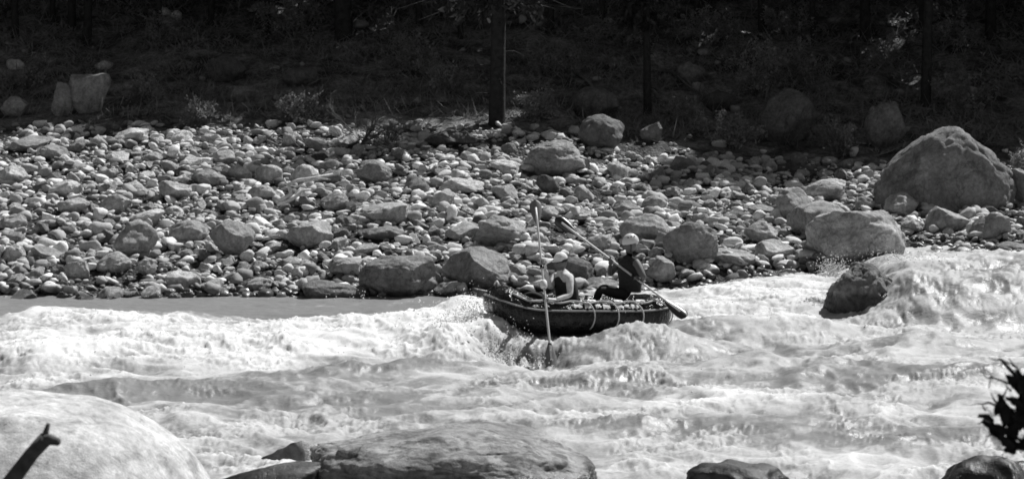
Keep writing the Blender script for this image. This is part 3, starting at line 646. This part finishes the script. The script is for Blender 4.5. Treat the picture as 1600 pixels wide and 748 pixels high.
# ------------------------------------------------------------------ the raft
def mat_rubber():
    t = NT('wet_black_rubber'); co = t.coord(); n1 = t.noise(co, 6, 4); n2 = t.noise(co, 40, 3)
    return t.done(t.bsdf(t.ramp(n1, .3, .7, .010, .022, False), t.ramp(n2, .35, .65, .15, .30), .35, t.bump(t.math('ADD', t.noise(t.coord('Object', (1, 1, .4)), 9, 3), t.math('MULTIPLY', n2, .15)), 1, .07)))
M_WHITE = simple('white_grip_and_glint', .75, .6, .3, .1, 20, .002); M_RUB = mat_rubber(); M_ROPE = simple('light_rope', .55, .8, .2, .2, 40, .002); M_STRAKE = simple('grey_strake', .30, .5, .4, .2, 20, .002)
YAW = R(14); RC = Vector((.95, 27.95, .28))
raft = bpy.data.objects.new('raft', None); COL.objects.link(raft); raft.location = RC; raft.rotation_euler = (R(-2), R(2), YAW)
set_props(raft, 'small dark inflatable raft with light ropes riding the rapid', 'raft')
HL, HW, TR = 1.13, .44, .245
NA = 220; mb = MB(); vv = []
AS = [2*math.pi*i/NA for i in range(NA)]
cen = []
for a in AS:
    c, s = math.cos(a), math.sin(a); x = HL*math.copysign(abs(c)**.45, c); y = HW*math.copysign(abs(s)**.45, s); cen.append(Vector((x, y, (.17 if x < 0 else .05)*abs(x/HL)**6)))
# even the spacing
cl = [0]
for i in range(NA): cl.append(cl[-1]+(cen[(i+1) % NA]-cen[i]).length)
ev = []
for k in range(NA):
    q = cl[-1]*k/NA; i = max(j for j in range(NA) if cl[j] <= q); t_ = (q-cl[i])/max(cl[i+1]-cl[i], 1e-9); ev.append(cen[i].lerp(cen[(i+1) % NA], t_))
def path(u, k=0, el=0.0, extra=0.0):
    """point on the tube skin: u (0..1) runs round the raft from the stern, el is the angle above the outer equator"""
    q = (u % 1.0)*NA; i = int(q) % NA; f0 = q-int(q); p = ev[i].lerp(ev[(i+1) % NA], f0)
    tg = (ev[(i+3) % NA]-ev[i-2]); nr_ = Vector((tg.y, -tg.x, 0)).normalized(); rr = TR+extra
    return p+nr_*math.cos(el)*rr+Vector((0, 0, math.sin(el)*rr))
def side(x): return .572+(x+1.13)/2.26*.356          # near side of the raft, x metres from its middle
mb.tube(ev, [TR*(1+.012*math.sin(.9*i)+.010*math.cos(.41*i)) for i in range(NA)], 24, closed=True); tube = mb.build('tube', M_RUB, raft)
def along(el, extra=0.0, a0=0, a1=1.0, n=160): return [path(a0+(a1-a0)*i/(n-1), 0, el, extra) for i in range(n)]
def strip(el, wid, name, mat, parent, a0=0, a1=1.0, n=160, ex=.006):
    m_ = MB(); A_ = along(el-wid/2, ex, a0, a1, n); B_ = along(el, ex+.012, a0, a1, n); C_ = along(el+wid/2, ex, a0, a1, n); k = len(A_)
    m_.v = A_+B_+C_; m_.f = [(i, i+1, k+i+1, k+i) for i in range(k-1)]+[(k+i, k+i+1, 2*k+i+1, 2*k+i) for i in range(k-1)]; return m_.build(name, mat, parent)
strip(R(24), R(6), 'rubbing_strake', M_STRAKE, tube)
pi = math.pi
# near side runs a = pi (bow) -> 1.5 pi (middle, towards camera) -> 2 pi (stern)
m_ = MB(); q = []
for i in range(61):
    a = side(-1.15+2.3*i/60); q.append(path(a, 0, R(62)-R(10)*math.sin(i/60*pi*5)**2, .02))
m_.tube(q, .014, 6); m_.build('grab_rope', M_ROPE, raft)
for a, dl in ((-.02, .05), (.38, .04), (.76, .05), (1.08, .16)):
    m_ = MB(); q = []
    for i in range(13): t_ = i/12; q.append(path(side(a+dl*t_+.07*math.sin(t_*pi)), 0, R(62)-R(100)*t_, .012+.035*math.sin(t_*pi)))
    m_.tube(q, .010, 6); m_.build('rope_loop', M_ROPE, raft)
for a in (-.9, -.45, -.02, .38, .76, 1.1):
    m_ = MB(); c0 = path(side(a), 0, R(60), .004); m_.tube([c0+Vector((math.cos(t_)*.03, 0, math.sin(t_)*.03)) for t_ in [2*pi*k/10 for k in range(10)]], .006, 5, closed=True); m_.build('ring', M_ROPE, raft)
for a0, a1, e0, e1 in ((-.24,-.10,36,50),(-.06,.06,34,52),(.12,.20,38,52),(.24,.36,33,52),(.44,.56,36,54),(.60,.66,38,50),(.70,.82,34,52),(.02,.16,70,86),(.22,.40,70,88),(.46,.60,68,86),(.66,.74,70,84),(.82,.98,68,84)):  # white pieces that stand in for sun glints on the wet tube
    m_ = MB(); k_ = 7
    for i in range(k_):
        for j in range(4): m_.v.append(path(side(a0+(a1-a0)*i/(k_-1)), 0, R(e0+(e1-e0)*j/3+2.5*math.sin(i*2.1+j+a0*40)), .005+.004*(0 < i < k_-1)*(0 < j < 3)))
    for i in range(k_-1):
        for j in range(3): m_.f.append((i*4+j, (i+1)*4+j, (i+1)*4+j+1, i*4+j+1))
    m_.build('painted_glint', M_WHITE, raft)
fl = MB(); ring = [p*1.0 for p in ev]; fl.poly([(p.x*.98, p.y*.98, p.z*.3-.12) for p in ring]); fl.build('floor', M_RUB, raft)
for x in (-.15, .62):
    m_ = MB(); m_.tube([(x, -.40, .04), (x, 0, .06), (x, .40, .04)], [.13, .15, .13], 14); m_.build('thwart', M_RUB, raft)
m_ = MB(); m_.tube([path(.5, 0, R(70), .01)+Vector((0, y, 0.06*math.cos(y*12))) for y in (-.13, -.07, 0, .07, .13)], .016, 6); m_.build('bow_handle', M_ROPE, raft)

# ------------------------------------------------------------------ paddles
M_SHAFT = simple('pale_paddle_shaft', .62, .45, .4, .12, 30, .001); M_BLADE = simple('grey_paddle_blade', .17, .4, .4, .25, 12, .002); M_BLADE2 = simple('dark_paddle_blade', .035, .3, .5, .25, 12, .002)
def paddle(a, b, label, mats, blade=(.44, .095), twist=0.0, rings=()):
    """double-bladed paddle from tip a to tip b"""
    e = bpy.data.objects.new('paddle', None); COL.objects.link(e); mid = (a+b)/2; e.location = mid
    ax = (b-a).normalized(); L_ = (b-a).length; view = Vector((0, -1, .1)); sd = ax.cross(view).normalized(); fw = sd.cross(ax)
    m_ = MB(); m_.tube([ax*t_ for t_ in np.linspace(-L_/2+.12, L_/2-.12, 12)], .0165, 8); m_.build('shaft', mats[2], e)
    for sg, tw, mt in ((-1, 0, mats[0]), (1, twist, mats[1])):
        s2 = sd*math.cos(tw)+fw*math.sin(tw); f2 = ax.cross(s2); BL, BW = blade; m_ = MB(); nU, nW = 14, 6; top = []; bot = []
        for i in range(nU+1):
            u_ = i/nU; wd_ = BW*min(1, (math.sin(min(u_*1.9, pi/2))))*(1-.25*max(0, (u_-.75)/.25)**2)*(1 if u_ < .93 else math.sqrt(max(0, 1-((u_-.93)/.075)**2))+.02)
            for j in range(nW+1):
                y_ = (j/nW*2-1); asym = 1.0; c_ = ax*sg*(L_/2-BL+BL*u_)+s2*y_*wd_+f2*(.03*(y_*y_)*wd_/BW)
                top.append(c_+f2*.005); bot.append(c_-f2*.005)
        K = nW+1; m_.v = top+bot; n0 = len(top)
        for i in range(nU):
            for j in range(nW):
                q_ = (i*K+j, i*K+j+1, (i+1)*K+j+1, (i+1)*K+j); m_.f.append(q_); m_.f.append(tuple(n0+z_ for z_ in reversed(q_)))
            for j in (0, nW): m_.f.append((i*K+j, (i+1)*K+j, n0+(i+1)*K+j, n0+i*K+j))
        bl = m_.build('blade', mt, e); rb = MB(); rb.tube([ax*sg*(L_/2-BL*1.0)+f2*.006, ax*sg*(L_/2-BL*.5)+f2*.008, ax*sg*(L_/2-.08)+f2*.006], [.017, .013, .006], 6); rb.build('spine', mats[2], bl)
    for t_, l_, rad, mt in rings:
        m_ = MB(); c_ = a.lerp(b, t_)-mid; m_.tube([c_-ax*l_/2, c_-ax*l_*.35, c_+ax*l_*.35, c_+ax*l_/2], [rad*.7, rad, rad, rad*.7], 10); m_.build('grip_sleeve', mt, e)
    set_props(e, label, 'paddle', 'double-bladed paddles'); return ax
A1, B1 = P(836, 313, 27.7), P(863, 574, 26.35)
ax1 = paddle(A1, B1, 'upright double-bladed paddle with white grip held by the capped paddler', (M_BLADE, M_BLADE, M_SHAFT), (.43, .088), .25, ((.515, .12, .05, M_WHITE), (.41, .05, .03, M_RUB), (.865, .03, .024, M_RUB)))
A2, B2 = P(868, 341, 28.5), P(1073, 494, 27.55)
ax2 = paddle(A2, B2, 'slanted double-bladed paddle of the helmeted paddler, dark blade at the water', (M_BLADE2, M_BLADE2, M_SHAFT), (.48, .085), .5, ((.60, .05, .026, M_RUB),))

# ------------------------------------------------------------------ paddlers
M_SKIN = simple('shade_toned_skin', .15, .6, .3, .12, 25, .001); M_SLEEVE = simple('pale_shirt', .66, .85, .2, .2, 25, .006); M_DARK = simple('dark_cloth', .028, .8, .2, .35, 20, .006)  # skin tone lowered to put the shade on the faces into the colour
M_VEST = simple('dark_life_vest', .035, .75, .25, .3, 22, .01); M_CAP = simple('pale_cap_cloth', .80, .8, .2, .2, 30, .003); M_HELM = simple('white_helmet_shell', .70, .35, .4, .06, 20, .001); M_HAIR = simple('dark_hair', .02, .6, .3, .3, 60, .004)
def skin_mesh(comps):
    """comps: list of (verts, edges, radii) -> one surface grown over the skeleton"""
    v = []; e = []; rr = []; roots = []
    for cv, ce, cr in comps:
        b = len(v); roots.append(b); v += [tuple(q) for q in cv]; e += [(i+b, j+b) for i, j in ce]; rr += list(cr)
    me = bpy.data.meshes.new('body'); me.from_pydata(v, e, []); o = bpy.data.objects.new('tmp', me); COL.objects.link(o)
    md = o.modifiers.new('Skin', 'SKIN'); md.use_smooth_shade = True; md.branch_smoothing = .4
    sl_ = me.skin_vertices[0].data
    for i, q in enumerate(rr): sl_[i].radius = q if hasattr(q, '__len__') else (q, q)
    for b in roots: sl_[b].use_root = True
    ss = o.modifiers.new('Sub', 'SUBSURF'); ss.levels = 2; ss.render_levels = 2
    dg = bpy.context.evaluated_depsgraph_get(); out = bpy.data.meshes.new_from_object(o.evaluated_get(dg)); bpy.data.objects.remove(o); return out
def hand(c, ax, wrist, sgn=1):
    """palm and five fingers closed round a shaft through c along ax"""
    ax = ax.normalized(); w_ = wrist-c; w_ -= ax*w_.dot(ax); w_.normalize(); n_ = ax.cross(w_).normalized()*sgn
    comps = []
    def circ(a, r_, o_): return c+ax*o_+(w_*math.cos(a)+n_*math.sin(a))*r_
    palm = [wrist, circ(.15, .055, 0), circ(.75, .037, .0)]
    comps.append((palm, [(0, 1), (1, 2)], [(.028, .022), (.042, .018), (.040, .014)]))
    for k, l_ in enumerate((.9, 1.0, .95, .78)):
        o_ = (k-1.5)*.021; pts_ = [circ(.6, .036, o_), circ(1.5, .032, o_), circ(2.4, .031, o_), circ(2.4+1.1*l_, .029, o_)]
        comps.append((pts_, [(0, 1), (1, 2), (2, 3)], [.0105, .010, .009, .0075]))
    pts_ = [circ(.1, .055, -.03), circ(-.75, .036, -.042), circ(-1.7, .030, -.038), circ(-2.4, .029, -.03)]
    comps.append((pts_, [(0, 1), (1, 2), (2, 3)], [.013, .012, .0105, .008])); return comps
def head_np(c, fwd, up, s=1.0):
    """head with brow, nose, mouth, chin, ears; c is the head's centre"""
    v, f_ = ico(4); v = v.copy(); x, y, z = v[:, 0].copy(), v[:, 1].copy(), v[:, 2].copy()   # +y is forward
    wv = .073*(1-.16*np.clip(-z, 0, 1)); X_ = x*wv; Y_ = y*.095; Z_ = z*.118
    jaw = np.clip(-z, 0, 1)*np.clip(y, 0, 1); Y_ = Y_+.012*jaw-.02*np.clip(-z-.2, 0, 1)*np.clip(-y, 0, 1)
    front = y > .3
    g = lambda cx, cz, sx_, sz_: np.exp(-((X_-cx)/sx_)**2-((Z_-cz)/sz_)**2)*front
    Y_ = Y_+.026*g(0, -.022, .011, .018)+.012*g(0, .0, .008, .025)-.009*(g(-.03, .006, .014, .010)+g(.03, .006, .014, .010))+.006*g(0, .028, .05, .012)+.006*g(0, -.058, .022, .008)-.004*g(0, -.066, .024, .004)+.006*g(0, -.092, .02, .016)
    ear = np.exp(-((Y_+.005)/.016)**2-((Z_+.004)/.028)**2)*(np.abs(x) > .6); X_ = X_+np.sign(x)*.016*ear
    fwd = fwd.normalized(); rt = fwd.cross(up).normalized(); up2 = rt.cross(fwd)
    M3 = np.array([rt[:], fwd[:], up2[:]]); return np.stack([X_, Y_, Z_], 1)*s@M3+np.array(c[:]), f_
def person(J, grips, fwd_head, up_head, head_c, clothes, label):
    """J joints in world space; one body mesh, origin at the pelvis"""
    org = J['pelvis'].copy(); g = {k: v-org for k, v in J.items()}
    names = ['pelvis', 'spine', 'chest', 'neck', 'skull', 'shN', 'elN', 'wrN', 'shF', 'elF', 'wrF', 'hipN', 'knN', 'anN', 'toeN', 'hipF', 'knF', 'anF', 'toeF']
    rad = dict(pelvis=(.15, .12), spine=(.14, .105), chest=(.165, .115), neck=.058, skull=.055, sh=.07, el=.046, wr=.030, hip=.095, kn=.064, an=.044, toe=.036)
    ed = [('pelvis', 'spine'), ('spine', 'chest'), ('chest', 'neck'), ('neck', 'skull')]
    for s_ in 'NF': ed += [('chest', 'sh'+s_), ('sh'+s_, 'el'+s_), ('el'+s_, 'wr'+s_), ('pelvis', 'hip'+s_), ('hip'+s_, 'kn'+s_), ('kn'+s_, 'an'+s_), ('an'+s_, 'toe'+s_)]
    ix = {k: i for i, k in enumerate(names)}
    comps = [([g[k] for k in names], [(ix[a], ix[b]) for a, b in ed], [rad.get(k, rad.get(k[:-1])) for k in names])]
    for c_, ax_, wn, sg in grips: comps += hand(c_-org, ax_, g[wn], sg)
    bm_ = skin_mesh(comps); nb = len(bm_.vertices)
    v0 = np.empty(nb*3, np.float32); bm_.vertices.foreach_get('co', v0); v0 = v0.reshape(-1, 3)
    hv, hf = head_np(head_c-org, fwd_head, up_head)
    vs_ = [tuple(q) for q in v0]+[tuple(q) for q in hv]; fs = [tuple(p.vertices) for p in bm_.polygons]; nfb = len(fs); fs += [tuple(int(k) for k in q+nb) for q in hf]
    me = bpy.data.meshes.new('person'); me.from_pydata(vs_, [], fs); me.update()
    for m in clothes: me.materials.append(m)          # 0 skin, 1 shirt, 2 trousers, 3 eyes
    segs = []
    for a, b in ed:
        t_ = 2 if (a[:3] in ('hip', 'pel') and b != 'spine') or a[:2] in ('kn', 'an') else 1
        if a in ('neck',) : t_ = 0
        if a[:2] in ('el',): t_ = clothes_fore[label]
        if a[:2] == 'sh': t_ = clothes_upper[label]
        segs.append((np.array(g[a][:]), np.array(g[b][:]), t_))
    pc = np.array([np.mean(v0[list(p.vertices)], 0) for p in bm_.polygons]); best = np.full(len(pc), 9.); idx = np.zeros(len(pc), int)
    for a, b, t_ in segs:
        ab = b-a; tt = np.clip(((pc-a)@ab)/(ab@ab), 0, 1); dd = np.linalg.norm(pc-(a+tt[:, None]*ab), axis=1); k = dd < best; best[k] = dd[k]; idx[k] = t_
    for c_, ax_, wn, sg in grips: idx[np.linalg.norm(pc-np.array((c_-org)[:]), axis=1) < .085] = 0
    mi = np.zeros(len(fs), np.int32); mi[:nfb] = idx
    me.polygons.foreach_set('material_index', mi); o = link('person', me, None); o.location = org
    # eyes
    fw = fwd_head.normalized(); rt = fw.cross(up_head).normalized(); u2 = rt.cross(fw)
    for s_ in (-1, 1):
        v, f_ = ico(2); e = link('eye', mesh_np('eye', v*.0115+np.array((head_c-org+rt*s_*.03+fw*.078+u2*.006)[:]), f_), M_HAIR, o)
    set_props(o, label, 'person'); return o, (rt, fw, u2)
def vest(o, pts, rads, mat, name='life_vest', flat=.78, ax=None):
    m_ = MB(); n = 18; pts = [p-o.location for p in pts]; sd = Vector(ax).normalized()
    for i, p in enumerate(pts):
        t_ = (pts[min(i+1, len(pts)-1)]-pts[max(i-1, 0)]).normalized(); s2 = (sd-t_*sd.dot(t_)).normalized(); f2 = t_.cross(s2)
        for j in range(n):
            a = 2*pi*j/n; rr = rads[i]*(1+.05*math.cos(4*a)); m_.v.append(p+s2*math.cos(a)*rr+f2*math.sin(a)*rr*flat)
    for i in range(len(pts)-1):
        for j in range(n): m_.f.append((i*n+j, i*n+(j+1) % n, (i+1)*n+(j+1) % n, (i+1)*n+j))
    return m_.build(name, mat, o)
def dome(o, c, basis, r3, name, mat, cut=-.15, brim=0.0, shift=(0, 0, 0)):
    rt, fw, u2 = basis; v, f_ = ico(4); keep = v[:, 2] > cut; v2 = np.where(v[:, 2:3] > cut, v, v*np.array([1, 1, 0])+np.array([0, 0, cut]))
    q = v2*np.array(r3)+np.array(shift); 
    m3 = np.array([rt[:], fw[:], u2[:]]); q = q@m3+np.array((c-o.location)[:])
    fk = f_[keep[f_].any(1)]; d_ = link(name, mesh_np(name, q, fk), mat, o)
    return d_
LB1 = 'person in pale cap, dark vest and pale sleeves holding the upright paddle'
LB2 = 'person in white helmet and dark clothes sitting at the stern with slanted paddle'
clothes_fore = {LB1: 1, LB2: 0}; clothes_upper = {LB1: 1, LB2: 0}
g1n, g1f = A1.lerp(B1, (470-313)/265), A1.lerp(B1, (414-313)/265)
J = dict(pelvis=P(888, 478, 27.8), spine=P(886, 456, 27.8), chest=P(881, 436, 27.76), neck=P(877, 422, 27.74), skull=P(875, 414, 27.74),
 shN=P(890, 432, 27.56), elN=P(891, 461, 27.43), wrN=P(868, 468, 27.28), shF=P(867, 431, 27.93), elF=P(860, 450, 27.66), wrF=P(852, 421, 27.52),
 hipN=P(882, 486, 27.70), knN=P(830, 459, 27.62), anN=P(790, 480, 27.60), toeN=P(778, 472, 27.60), hipF=P(884, 485, 27.92), knF=P(815, 455, 27.92), anF=P(780, 474, 27.90), toeF=P(768, 464, 27.9))
hc = P(876, 409, 27.75); fwd = Vector((-.86, -.48, -.16)); up = Vector((.12, 0, 1))
p1, bs = person(J, [(g1n, -ax1, 'wrN', 1), (g1f, -ax1, 'wrF', -1)], fwd, up, hc, (M_SKIN, M_SLEEVE, M_DARK, M_HAIR), LB1)
sd = J['shN']-J['shF']
vest(p1, [J['pelvis'].lerp(J['spine'], .3), J['spine'], J['spine'].lerp(J['chest'], .6), J['chest']+Vector((0, 0, .03)), J['neck'].lerp(J['chest'], .35)], [.20, .205, .205, .18, .09], M_VEST, ax=sd)
dome(p1, hc, bs, (.083, .103, .112), 'hair', M_HAIR, .02, shift=(0, -.012, .004))
cp = dome(p1, hc, bs, (.088, .108, .10), 'cap', M_CAP, .0, shift=(0, -.006, .045))
rt, fw, u2 = bs; m_ = MB(); tp = []; 
for i in range(13):
    a = pi*i/12; b0 = rt*math.cos(a)*.085+fw*(math.sin(a)*.10)+u2*.045; b1 = rt*math.cos(a)*.088+fw*(.03+math.sin(a)*.115)+u2*(.03)
    tp += [b0+hc-p1.location, b1+hc-p1.location]
m_.v = tp+[q+u2*.008 for q in tp]
for i in range(12): m_.f += [(2*i, 2*i+1, 2*i+3, 2*i+2), (26+2*i+2, 26+2*i+3, 26+2*i+1, 26+2*i), (2*i+1, 26+2*i+1, 26+2*i+3, 2*i+3)]
m_.build('brim', M_CAP, cp)
g2n, g2f = A2.lerp(B2, (997-868)/205), A2.lerp(B2, (957-868)/205)
J = dict(pelvis=P(984, 458, 28.2), spine=P(985, 440, 28.2), chest=P(983, 414, 28.17), neck=P(983, 397, 28.14), skull=P(984, 388, 28.12),
 shN=P(994, 408, 28.0), elN=P(1006, 434, 27.82), wrN=P(1003, 437, 28.02), shF=P(970, 406, 28.36), elF=P(952, 430, 28.40), wrF=P(954, 413, 28.2),
 hipN=P(976, 462, 28.08), knN=P(936, 452, 28.0), anN=P(926, 484, 27.98), toeN=P(912, 488, 27.96), hipF=P(976, 461, 28.32), knF=P(940, 448, 28.34), anF=P(928, 480, 28.34), toeF=P(914, 484, 28.34))
hc = P(984, 381, 28.1); fwd = Vector((-.92, -.30, -.2)); up = Vector((.1, 0, 1))
p2, bs = person(J, [(g2n, ax2, 'wrN', 1), (g2f, ax2, 'wrF', -1)], fwd, up, hc, (M_SKIN, M_DARK, M_DARK, M_HAIR), LB2)
sd = J['shN']-J['shF']
vest(p2, [J['pelvis'].lerp(J['spine'], .2), J['spine'], J['spine'].lerp(J['chest'], .6), J['chest']+Vector((0, 0, .04)), J['neck'].lerp(J['chest'], .3)], [.20, .21, .22, .195, .10], M_VEST, ax=sd)
hm = dome(p2, hc, bs, (.105, .128, .125), 'helmet', M_HELM, -.12, shift=(0, -.018, .028))
rt, fw, u2 = bs
for s_ in (-1, 1):
    for k in (-1, 0, 1):
        m_ = MB(); c_ = hc-p2.location+u2*.03-fw*.018; nrm = (rt*s_*.75+fw*.45*k+u2*.75).normalized(); q = rt*nrm.dot(rt)*.107+fw*nrm.dot(fw)*.130+u2*nrm.dot(u2)*.127
        m_.tube([c_+q-nrm*.004, c_+q+nrm*.002], [.011, .011], 8); m_.build('vent', M_HAIR, hm)
m_ = MB(); m_.tube([hc-p2.location+rt*.092*math.cos(a)+u2*(-.12*math.sin(a)+.01)+fw*.02 for a in [pi*i/12 for i in range(13)]], .007, 5); m_.build('chin_strap', M_HAIR, hm)

# ------------------------------------------------------------------ spray thrown up round the bow and over the rocks
r = np.random.default_rng(91); C = []; RS = []
def spray(px, py, d, n, sx, sz, lean=0.0, rad=(.003, .010)):
    c = P(px, py, d)
    for k in range(n):
        h = abs(r.normal(0, sz)); C.append((c.x+r.normal(0, sx)+lean*h, c.y+r.normal(0, sx*.6), c.z+h)); RS.append(r.uniform(*rad)*(1 if r.random() < .9 else 1.5))
for a in ((700, 560, 26.3, 260, .22, .22, .2), (672, 520, 27.6, 120, .25, .12), (745, 520, 27.3, 2200, .13, .22, -.1, (.002, .008)), (722, 535, 27.0, 2000, .16, .2, -.3, (.002, .008)), (770, 575, 26.4, 1100, .2, .16, 0, (.002, .008)), (795, 550, 26.8, 350, .2, .2, 0, (.002, .008)), (690, 548, 26.6, 1400, .16, .16, .3, (.002, .007)), (1300, 432, 30.6, 900, .12, .14, 0, (.002, .008)), (1395, 405, 30.6, 300, .25, .08, 0, (.002, .007)), (830, 575, 26.4, 130, .2, .12), (700, 490, 29, 90, .3, .15),
          (1310, 425, 31, 120, .18, .14), (1420, 415, 31, 120, .4, .12), (560, 470, 32.4, 30, .3, .1),
          ): spray(*a)
fx = r.uniform(-10.5, 10.5, 60000); fd = r.uniform(22, 35, 60000); fh, ff_ = water(fx, fd); fe, _ = water(fx, fd+.25)
kk = (np.abs(fx) < .285*fd+.6) & (r.random(60000) < np.clip(ff_-.35, 0, 1)**1.5*np.clip(.35+(fh-fe)*4, 0, 1)*.75)
for a_, b_, c_ in zip(fx[kk], fd[kk], fh[kk]): C.append((a_, b_, c_+.001)); RS.append(r.uniform(.003, .008))
C = np.array(C); RS = np.array(RS); v, f_ = ico(1); q = (v[None]*RS[:, None, None]*r.uniform(.6, 1.9, (len(C), 1, 3))+C[:, None]).reshape(-1, 3); ff = (f_[None]+np.arange(len(C))[:, None, None]*len(v)).reshape(-1, 3)
t = NT('spray_drops'); o = link('spray', mesh_np('spray', q, ff), t.done(t.bsdf(.85, .3, .4))); set_props(o, 'white drops of spray flying round the raft and rocks', 'spray', kind='stuff')

# ------------------------------------------------------------------ things on the near bank
M_BLK = simple('silhouette_bark', .03, .75, .25, .5, 30, .004)  # near-black, the backlit silhouette is put into the colour
M_STICK = simple('dark_broken_stick', .11, .85, .2, .5, 22, .006)
d = 9.0; org = P(-40, 830, d); mb = MB()
pts_ = [org+Vector((-.15, .02, -.9)), org, P(20, 748, d), P(50, 708, d), P(72, 684, d)]
mb.tube([p-org for p in pts_], [.055, .046, .038, .034, .036], 10)
mb.tube([P(66, 690, d)-org, P(78, 686, d-.02)-org, P(92, 690, d-.04)-org], [.03, .026, .018], 8); mb.tube([P(68, 690, d)-org, P(72, 674, d+.02)-org, P(76, 661, d+.02)-org], [.022, .014, .010], 7)
o = mb.build('broken_branch', M_STICK); o.location = org; set_props(o, 'dark broken branch with forked end before the huge pale boulder', 'branch')
# ragged dead leaves at the right edge
d = 8.0; root = Vector((2.75, 8.1, float(terr(2.75, 8.1)))); e = bpy.data.objects.new('dead_shrub', None); COL.objects.link(e); e.location = root
set_props(e, 'black ragged dead shrub poking in from the right edge', 'shrub')
mb = MB(); r = np.random.default_rng(5)
def stem(lst, rad): mb.tube([p-root for p in lst], [rad*(1-.65*i/(len(lst)-1)) for i in range(len(lst))], 6)
stem([root-Vector((0, 0, .1)), root+Vector((.0, 0, .6)), P(1660, 700, d), P(1615, 640, d), P(1590, 590, d), P(1565, 562, d)], .022)
stem([P(1660, 700, d), P(1610, 670, d), P(1570, 640, d), P(1545, 628, d)], .013); stem([P(1620, 645, d), P(1580, 600, d), P(1548, 588, d-.02), P(1545, 606, d-.02)], .008); stem([P(1610, 620, d), P(1590, 575, d), P(1560, 558, d)], .006)
stem([P(1650, 690, d), P(1600, 690, d), P(1560, 668, d), P(1536, 655, d)], .012); stem([P(1600, 690, d-.03), P(1625, 700, d), P(1660, 720, d)], .012)
stem([P(1570, 640, d), P(1552, 650, d-.01), P(1540, 634, d-.02)], .004); stem([P(1612, 650, d), P(1590, 622, d-.02), P(1578, 618, d-.03)], .005)
for px, py, ax_, ay_ in ((1566,562,-22,-4),(1590,575,-14,-16),(1556,628,-8,-16),(1566,622,8,-18),(1545,628,-18,2),(1550,590,-14,-4),(1538,655,-10,6),(1580,610,-10,-12),(1556,672,-16,10),(1585,640,-12,-10),(1540,640,-6,-10)):
    stem([P(px, py, d), P(px+ax_*.5, py+ay_*.5+2, d-.01), P(px+ax_, py+ay_, d-.02)], .005)
mb.build('stem', M_BLK, e)
def leaf(px, py, ang, L_, W_, dd=0.0, seed=0):
    """a curled torn leaf with its own thickness"""
    r = np.random.default_rng(seed); c = P(px, py, d+dd)-root; a = Vector((math.cos(R(ang)), r.normal(0, .35), math.sin(R(ang)))).normalized(); s_ = Vector((-a.z, r.normal(0, .35), a.x)).normalized(); n_ = a.cross(s_)
    m_ = MB(); N_ = 9; top = []
    for i in range(N_+1):
        u_ = i/N_; w_ = W_*(math.sin(pi*min(u_*.92+.06, 1))**.7)
        for y_ in (-1, -.45, 0, .45, 1):
            jag = 1+(r.uniform(-.4, .25) if abs(y_) == 1 else 0); top.append(c+a*L_*(u_-.5+(r.normal(0, .02) if abs(y_) == 1 else 0))+s_*y_*w_*.5*jag+n_*(.018*abs(y_)+.012*math.sin(u_*4)))
    m_.v = top+[p-n_*.0025 for p in top]; n0 = len(top)
    for i in range(N_):
        for j in range(4):
            q_ = (i*5+j, i*5+j+1, (i+1)*5+j+1, (i+1)*5+j); m_.f += [q_, tuple(n0+z_ for z_ in reversed(q_))]
        for j in (0, 4): m_.f.append((i*5+j, (i+1)*5+j, n0+(i+1)*5+j, n0+i*5+j))
    m_.build('leaf', M_BLK, e)
for k, (px, py, an, L_, W_, dd) in enumerate([(1596,600,110,.16,.10,0),(1584,590,140,.10,.06,-.01),(1563,635,95,.12,.07,0),(1556,660,160,.11,.065,0),(1548,662,120,.09,.05,.01),(1568,685,130,.12,.06,-.01),(1590,660,60,.14,.08,.01),(1580,645,120,.12,.07,.02),(1598,690,20,.14,.07,0),(1605,640,100,.16,.10,.01),(1590,625,150,.10,.05,-.02),(1576,668,90,.13,.07,.02),(1560,625,70,.08,.05,-.01),(1612,668,45,.15,.09,0),(1604,575,80,.10,.06,.01),(1540,650,150,.06,.04,0)]):
    leaf(px, py+6, an, L_*1.15, W_*.72, dd, k+40)
